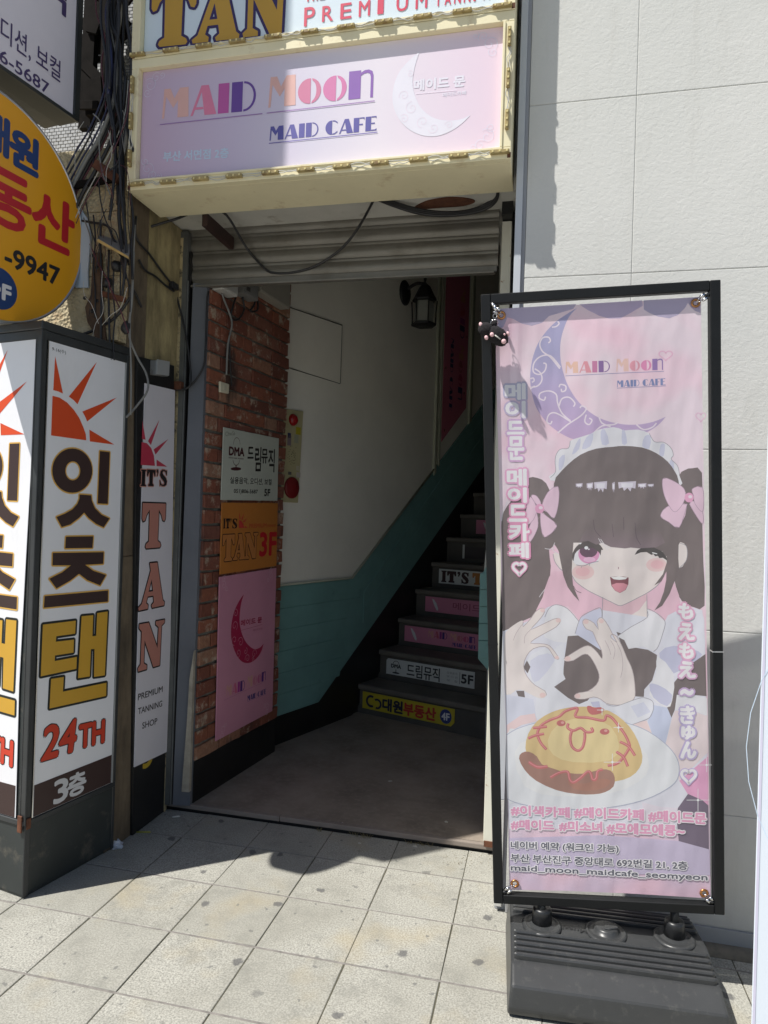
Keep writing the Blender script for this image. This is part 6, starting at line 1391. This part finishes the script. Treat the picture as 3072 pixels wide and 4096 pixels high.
# omelette with ketchup face and sausage
art('omelette', [(265, 770), (285, 670), (350, 580), (450, 520), (560, 490), (680, 482), (800, 495), (900, 540), (990, 620), (1050, 720), (1082, 830), (1062, 910), (1000, 972), (890, 1005), (700, 1010), (450, 960), (300, 860)], (.74, .56, .30), zb_, 2)
art('omelette_light', [(420, 720), (500, 600), (700, 560), (860, 620), (920, 760), (850, 860), (600, 870), (460, 820)], (.80, .66, .38), zb_, 2)
def ketchup(pts, w=.0085): artline(pts, w, KET, zb_, 4, name='ketchup_line'); artline([(x-3, y-3) for x, y in pts], w*.35, (.76, .32, .34), zb_, 4, name='ketchup_line')
ketchup([(412, 782), (375, 740), (352, 690), (352, 655), (380, 610), (440, 575), (500, 552), (545, 515), (615, 492), (628, 505), (615, 552), (700, 560), (810, 580), (830, 545), (870, 562), (910, 610), (955, 670), (985, 730), (990, 770), (950, 835), (905, 880), (840, 895)])
ketchup([(318, 632), (365, 628), (415, 622)]); ketchup([(285, 705), (330, 685), (395, 672)]); ketchup([(925, 728), (985, 760), (1030, 825)]); ketchup([(900, 798), (950, 835), (980, 900)])
ketchup([(565, 600), (560, 630), (600, 650), (650, 632), (690, 660), (735, 655), (725, 630)]); ketchup([(590, 650), (578, 700), (590, 760), (630, 790), (665, 765), (680, 700), (678, 665)])
art('ketchup_eye', ell(514, 598, 32, 22, n=16), KET, zb_); art('ketchup_eye', ell(818, 657, 34, 22, n=16), KET, zb_); art('eye_dot', ell(524, 594, 12, 9, n=10), (.80, .45, .42), zb_); art('eye_dot', ell(826, 650, 12, 9, n=10), (.80, .45, .42), zb_)
art('ketchup_heart', [(695, 480), (720, 478), (745, 490), (790, 486), (816, 505), (790, 530), (730, 540), (700, 515)], KET, zb_, 2)
art('sausage', [(220, 845), (240, 805), (290, 797), (345, 830), (380, 885), (460, 915), (560, 945), (680, 950), (790, 920), (860, 930), (888, 975), (880, 1040), (820, 1080), (740, 1095), (620, 1092), (480, 1065), (340, 1000), (260, 925)], (.42, .25, .21), zb_, 2)
art('sausage_light', [(560, 1000), (680, 1020), (800, 985), (860, 1000), (820, 1050), (700, 1070), (600, 1055)], (.46, .25, .20), zb_, 2)
ketchup([(290, 870), (350, 905), (420, 900)], .010); ketchup([(440, 978), (500, 945), (560, 938), (575, 990), (600, 1012), (650, 980), (700, 936), (722, 950), (735, 992), (760, 985), (770, 935), (805, 920)])
for (x, y, r_) in ((872, 870, 60), (1470, 1135, 80), (915, 628, 34), (800, 506, 36), (1530, 890, 50)):
    for a_ in (0, 90): artline([(x-r_*math.cos(R_(a_)), y-r_*math.sin(R_(a_))), (x, y), (x+r_*math.cos(R_(a_)), y+r_*math.sin(R_(a_)))], .0016, (.86, .86, .88), zb_, 0, name='sparkle')
    art('sparkle', ell(x, y, 9, 9, n=8), (.88, .88, .90), zb_)
# lettering on the banner
LAY[0] = .00095
def btext(s, BL, BR, TL, f, layers):
    LAY[0] += .000006
    for (c, bd) in layers:
        LAY[0] += .00001
        text_px('lettering', FP0, s, BL, BR, TL, ink(c, fabric=True), bnr, LAY[0], bd, f, nd=10)
WT = (.86, .84, .87)
col_ = [((.52, .50, .66)), ((.58, .50, .68)), ((.66, .46, .70)), ((.70, .44, .68)), ((.78, .42, .62)), ((.80, .40, .60)), ((.80, .38, .56)), ((.80, .36, .55)), ((.80, .36, .55))]
spec = [('메', zc_, 128, 262, 696, 588), ('이', zc_, 132, 262, 818, 712), ('드', zc_, 142, 252, 935, 850), ('문', zc_, 150, 252, 1112, 958), ('메', za_, 142, 270, 160, 50), ('이', za_, 148, 270, 275, 180), ('드', za_, 156, 270, 408, 300), ('카', za_, 156, 290, 545, 432), ('페', za_, 156, 285, 662, 565)]
for (ch, f, x0, x1, y1, y0), c in zip(spec, col_):
    btext(ch, (x0, y1), (x1, y1), (x0, y0), f, [(c, .0082), (WT, .0030)])
def bheart(cx, cy_, w, h, c, f):
    LAY[0] += .000006
    artline(heart_pts(cx, cy_, w, h), .0135, c, f, 0, name='heart'); artline(heart_pts(cx, cy_, w, h), .0080, WT, f, 0, name='heart')
bheart(222, 738, 88, 92, (.80, .36, .55), za_)
P1c, P2c = (.80, .45, .62), (.56, .48, .72)
for (ch, x0, x1, y1, y0, c) in (('も', 1338, 1432, -135, -235, P1c), ('え', 1340, 1440, 12, -98, P1c), ('も', 1342, 1436, 142, 42, P1c), ('え', 1342, 1448, 276, 170, (.74, .46, .66)), ('~', 1352, 1432, 398, 365, (.62, .46, .70)), ('き', 1350, 1442, 598, 482, P2c), ('ゅ', 1358, 1446, 706, 620, P2c), ('ん', 1352, 1452, 838, 730, P2c)):
    btext(ch, (x0, y1), (x1, y1), (x0, y0), zb_, [(c, .0080), (WT, .0030)])
bheart(1404, 965, 100, 105, P2c, zb_)
gL = lambda x, y: (2048+.6173*x, 3072+.6173*y)
HT = (.80, .40, .58)
for s, BL, BR, TL in (('#이색카페', (-4, 303), (372, 320), (-4, 240)), ('#메이드카페', (405, 318), (852, 338), (405, 250)), ('#메이드문', (885, 342), (1256, 362), (885, 272))):
    btext(s, BL, BR, TL, gL, [(WT, .0048), (HT, .0020)])
for s, BL, BR, TL in (('#메이드', (-4, 394), (270, 402), (-4, 333)), ('#미소녀', (308, 404), (582, 412), (308, 342)), ('#모에모에큥~', (615, 420), (1115, 440), (615, 352))):
    btext(s, BL, BR, TL, gL, [(WT, .0048), (HT, .0020)])
GT = (.17, .17, .21)
btext('네이버 예약 (워크인 가능)', (-6, 528), (690, 552), (-6, 473), gL, [(WT, .0036), (GT, .0009)])
btext('부산 부산진구 중앙대로 692번길 21, 2층', (-6, 606), (1135, 660), (-6, 554), gL, [(WT, .0036), (GT, .0009)])
btext('maid_moon_maidcafe_seomyeon', (-6, 672), (1265, 738), (-6, 624), gL, [(WT, .0036), (GT, .0009)])
# springs
sp = empty('banner_springs', BNP.P(0, BH-.05, 0), 'small bright metal hooks and ferrules tying the banner corners to the frame', 'springs')
for (h, c_) in zip(hol, ((-BW/2+.040, BH-.044), (BW/2-.036, BH-.040), (-BW/2+.034, .036), (BW/2-.036, .036))):
    a = Vector((h[0], h[1])); b = Vector(c_); d_ = (b-a).normalized(); nn = Vector((-d_.y, d_.x))
    for s_ in (-1, 1):
        p0 = a + d_*((b-a).length*.45) + nn*.006*s_; p1 = a + d_*((b-a).length*.86) + nn*.006*s_
        tube('ferrule', [BNP.P(p0.x, p0.y, -.004), BNP.P(p1.x, p1.y, -.004)], .0048, M_silver, sp, smooth=False, seg=10)
        tube('wire', [BNP.P(a.x, a.y, -.008), BNP.P(p0.x, p0.y, -.004)], .0010, M_silver, sp, smooth=False, seg=5)
    lathe('knob', [(.001, -.004), (.008, -.003), (.009, .003), (.001, .006)], BNP.P(b.x, b.y, -.008), M_plasd, sp, 12)
# plush charm
ch0 = BNP.pix(1976, 1362)
charm = empty('plush_charm', BNP.P(ch0[0], ch0[1], .03), 'small black furry plush charm with pink feet hanging at the banner corner', 'charm')
M_fur = mat('black_fur', (.012, .010, .012), .95, .5, 60, b=1, bs=300); M_pinkf = mat('pink_felt', (.78, .50, .52), .9, .05, 30)
def cp(u, v, d=.03): q = BNP.pix(u, v); return BNP.P(q[0], q[1], d)
def blob(name, c, r, sc, ang, m, fz=.0):
    bm = bmesh.new(); bmesh.ops.create_icosphere(bm, subdivisions=4 if fz else 2, radius=r)
    Mx = Matrix((BNP.ex, BNP.ey, BNP.n)).transposed().to_4x4() @ Matrix.Rotation(R_(ang), 4, 'Z') @ Matrix.Diagonal((*sc, 1))
    if fz:
        for v in bm.verts: v.co *= 1 + rnd.uniform(-fz, fz)
    bm.transform(Matrix.Translation(c) @ Mx); return bm_obj(name, bm, m, charm, smooth=True)
blob('body', cp(1988, 1352), .0265, (1.35, .92, .9), -42, M_fur, .05); blob('head', cp(1944, 1328), .0205, (1.2, 1, .9), -30, M_fur, .05)
blob('hump', cp(1974, 1306), .010, (1, 1, 1), 0, M_fur, .08)
for (u, v, r_, sx_) in ((1923, 1310, .0075, .75), (1966, 1353, .0062, 1), (2012, 1380, .0068, 1.1), (1944, 1365, .0062, .9), (2030, 1345, .0066, .7), (2015, 1352, .003, 1)):
    blob('paw', cp(u, v, .052 if u not in (1923, 2030) else .036), r_, (sx_, 1.1, 1), 20, M_pinkf)
tube('white_bar', [cp(1977, 1356, .0555), cp(1999, 1372, .0555)], .0019, M_wirew, charm, smooth=False)
for k in range(4):
    c_ = cp(1977+k*1.0-2*(k == 3), 1297-k*15+4, .022); pts = [c_ + (BNP.ex*math.cos(t)*(.006 if k else .012) + (BNP.n if k % 2 else BNP.ey)*math.sin(t)*(.006 if k else .012)) for t in [2*math.pi*i/12 for i in range(13)]]
    tube('ring', pts, .0010, M_silver, charm, smooth=False, seg=5)
blob('clasp', cp(1980, 1238, .014), .005, (1, 1.7, .8), 10, M_silver)
tube('clasp_ferrule', [cp(1966, 1215, .006), cp(1980, 1232, .010)], .0050, M_silver, charm, smooth=False, seg=12)

# ------------------------------------------------------------------ second banner at the far right edge
rb0 = CAM + (FW + RT*.5561)*1.18
ob = empty('white_banner', (rb0.x+.4, rb0.y-.02, 0), 'pale bluish-white standing banner with thin blue curves at the far right edge', 'banner')
OP = Plane((rb0.x, rb0.y, 0), (-.12, -1, 0))
print_fab = mat('pale_blue_fabric', (.70, .76, .84), .6, .03, 2)
plate('fabric', OP, rect(0, .62, .24, 1.78), .004, print_fab, ob, bevel=.001)
for r_ in (.30, .34): print_ribbon('blue_curve', OP, [(.32+r_*math.cos(R_(a)), 1.02+r_*math.sin(R_(a))) for a in range(90, 271, 10)], .0012, ink((.60, .72, .85)), ob, .0052, k=0)
print_ribbon('edge_fold', OP, [(.003, .25), (.003, 1.77)], .004, ink((.62, .60, .74)), ob, .0050, k=0)
for a_ in (.02, .60): tube('pole', [OP.P(a_, .0, -.03), OP.P(a_, 1.80, -.012)], .008, M_frame, ob, smooth=False)
plate('foot_bar', OP, rect(-.02, .64, 0, .03), .05, M_frame, ob, d=-.05, bevel=.004)

# ------------------------------------------------------------------ litter
def crumple(name, c, sx_, sy_, sz_, m, lbl, n=3, cat='litter'):
    bm = bmesh.new(); bmesh.ops.create_icosphere(bm, subdivisions=n, radius=1)
    for v in bm.verts: v.co = Vector((v.co.x*sx_, v.co.y*sy_, max(0, v.co.z)*sz_)) * rnd.uniform(.65, 1.25)
    bm.transform(Matrix.Translation(c)); o = bm_obj(name, bm, m); return setp(o, lbl, cat)
crumple('plastic_bag', at_z(452, 3358, .0)+Vector((.0, .01, .0)), .045, .035, .055, mat('blue_plastic', (.16, .24, .32), .3, .3, 40), 'crumpled blue plastic scrap wedged between light box and post')
crumple('paper_scrap', at_z(460, 3385, .0), .035, .025, .030, mat('white_tissue', (.55, .57, .62), .8, .2, 40), 'crumpled white tissue with dark print at the foot of the light box')
crumple('yellow_scrap', at_z(442, 3330, .0)+Vector((0, .02, 0)), .025, .02, .05, mat('yellow_net', (.42, .36, .10), .7, .3, 40), 'yellow netting scrap beside the crumpled blue plastic')
p0, p1 = at_z(541, 3328, .004), at_z(602, 3328, .004)
setp(tube('stick', [p0, p1], .0028, mat('yellow_stick', (.42, .40, .05), .5), smooth=False), 'thin yellow stick lying on the shaded paving', 'litter')
p0, p1 = at_z(690, 3268, .006), at_z(720, 3265, .006)
setp(tube('cigarette_end', [p0, p1], .0045, M_wirew, smooth=False), 'pale cigarette end near the black board foot', 'litter')
for i, (u, v, s_, lbl) in enumerate(((632, 3265, .006, 'tiny white pebble beside the black board foot'), (1438, 3373, .010, 'whitish crumb of litter under the middle of the door sill'), (1658, 3386, .012, 'whitish crumb of litter under the right of the door sill'), (1030, 3328, .004, 'tiny pale crumb on the shaded paving below the sill'), (1560, 3125, .013, 'pale flat chip lying on the hall floor'), (1785, 3288, .010, 'pale chip near the right end of the sill'), (1370, 3290, .004, 'tiny speck on the hall floor'), (2800, 3745, .006, 'small pale crumb at the foot of the grey wall'))):
    zz = .035 if i in (4, 5, 6) else 0.0; crumple('crumb', at_z(u, v, zz), s_, s_*.7, s_*.4, mat('pale_crumb', (.5, .48, .42), .9, .2, 60), lbl, 1)
# tufts of dry weed and grit in the crack under the sill
bm = bmesh.new()
for (u, w_) in ((1420, .03), (1460, .02), (1640, .03), (1700, .03), (1250, .012)):
    c_ = at_z(u, 3390 if u > 1500 else 3360, 0); c_.y = .525
    for k in range(14):
        a = c_ + Vector((rnd.uniform(-w_, w_), rnd.uniform(-.006, .004), 0)); b = a + Vector((rnd.uniform(-.012, .012), rnd.uniform(-.014, .002), rnd.uniform(.006, .022)))
        tube_geo(bm, [a, (a+b)/2+Vector((0, 0, .003)), b], .0007, 3)
o = bm_obj('dry_weeds', bm, mat('dry_grass', (.24, .20, .10), .9, .3, 60)); setp(o, 'dry weed tufts in the crack below the door sill', 'weeds', kind='stuff')
bm = bmesh.new()
for k in range(260):
    x = rnd.uniform(1.10, 1.36) if k < 150 else rnd.uniform(-.2, 1.3); y = rnd.uniform(.40, .53)**1 if k < 150 else rnd.uniform(.505, .532)
    s_ = rnd.uniform(.0008, .003); bmesh.ops.create_cube(bm, size=s_, matrix=Matrix.Translation((x, y, s_*.4)) @ Matrix.Rotation(rnd.random()*3, 4, 'Z'))
o = bm_obj('grit', bm, mat('pale_grit', (.40, .37, .30), .9, .3, 90)); setp(o, 'pale grit gathered against the door sill', 'grit', kind='stuff')
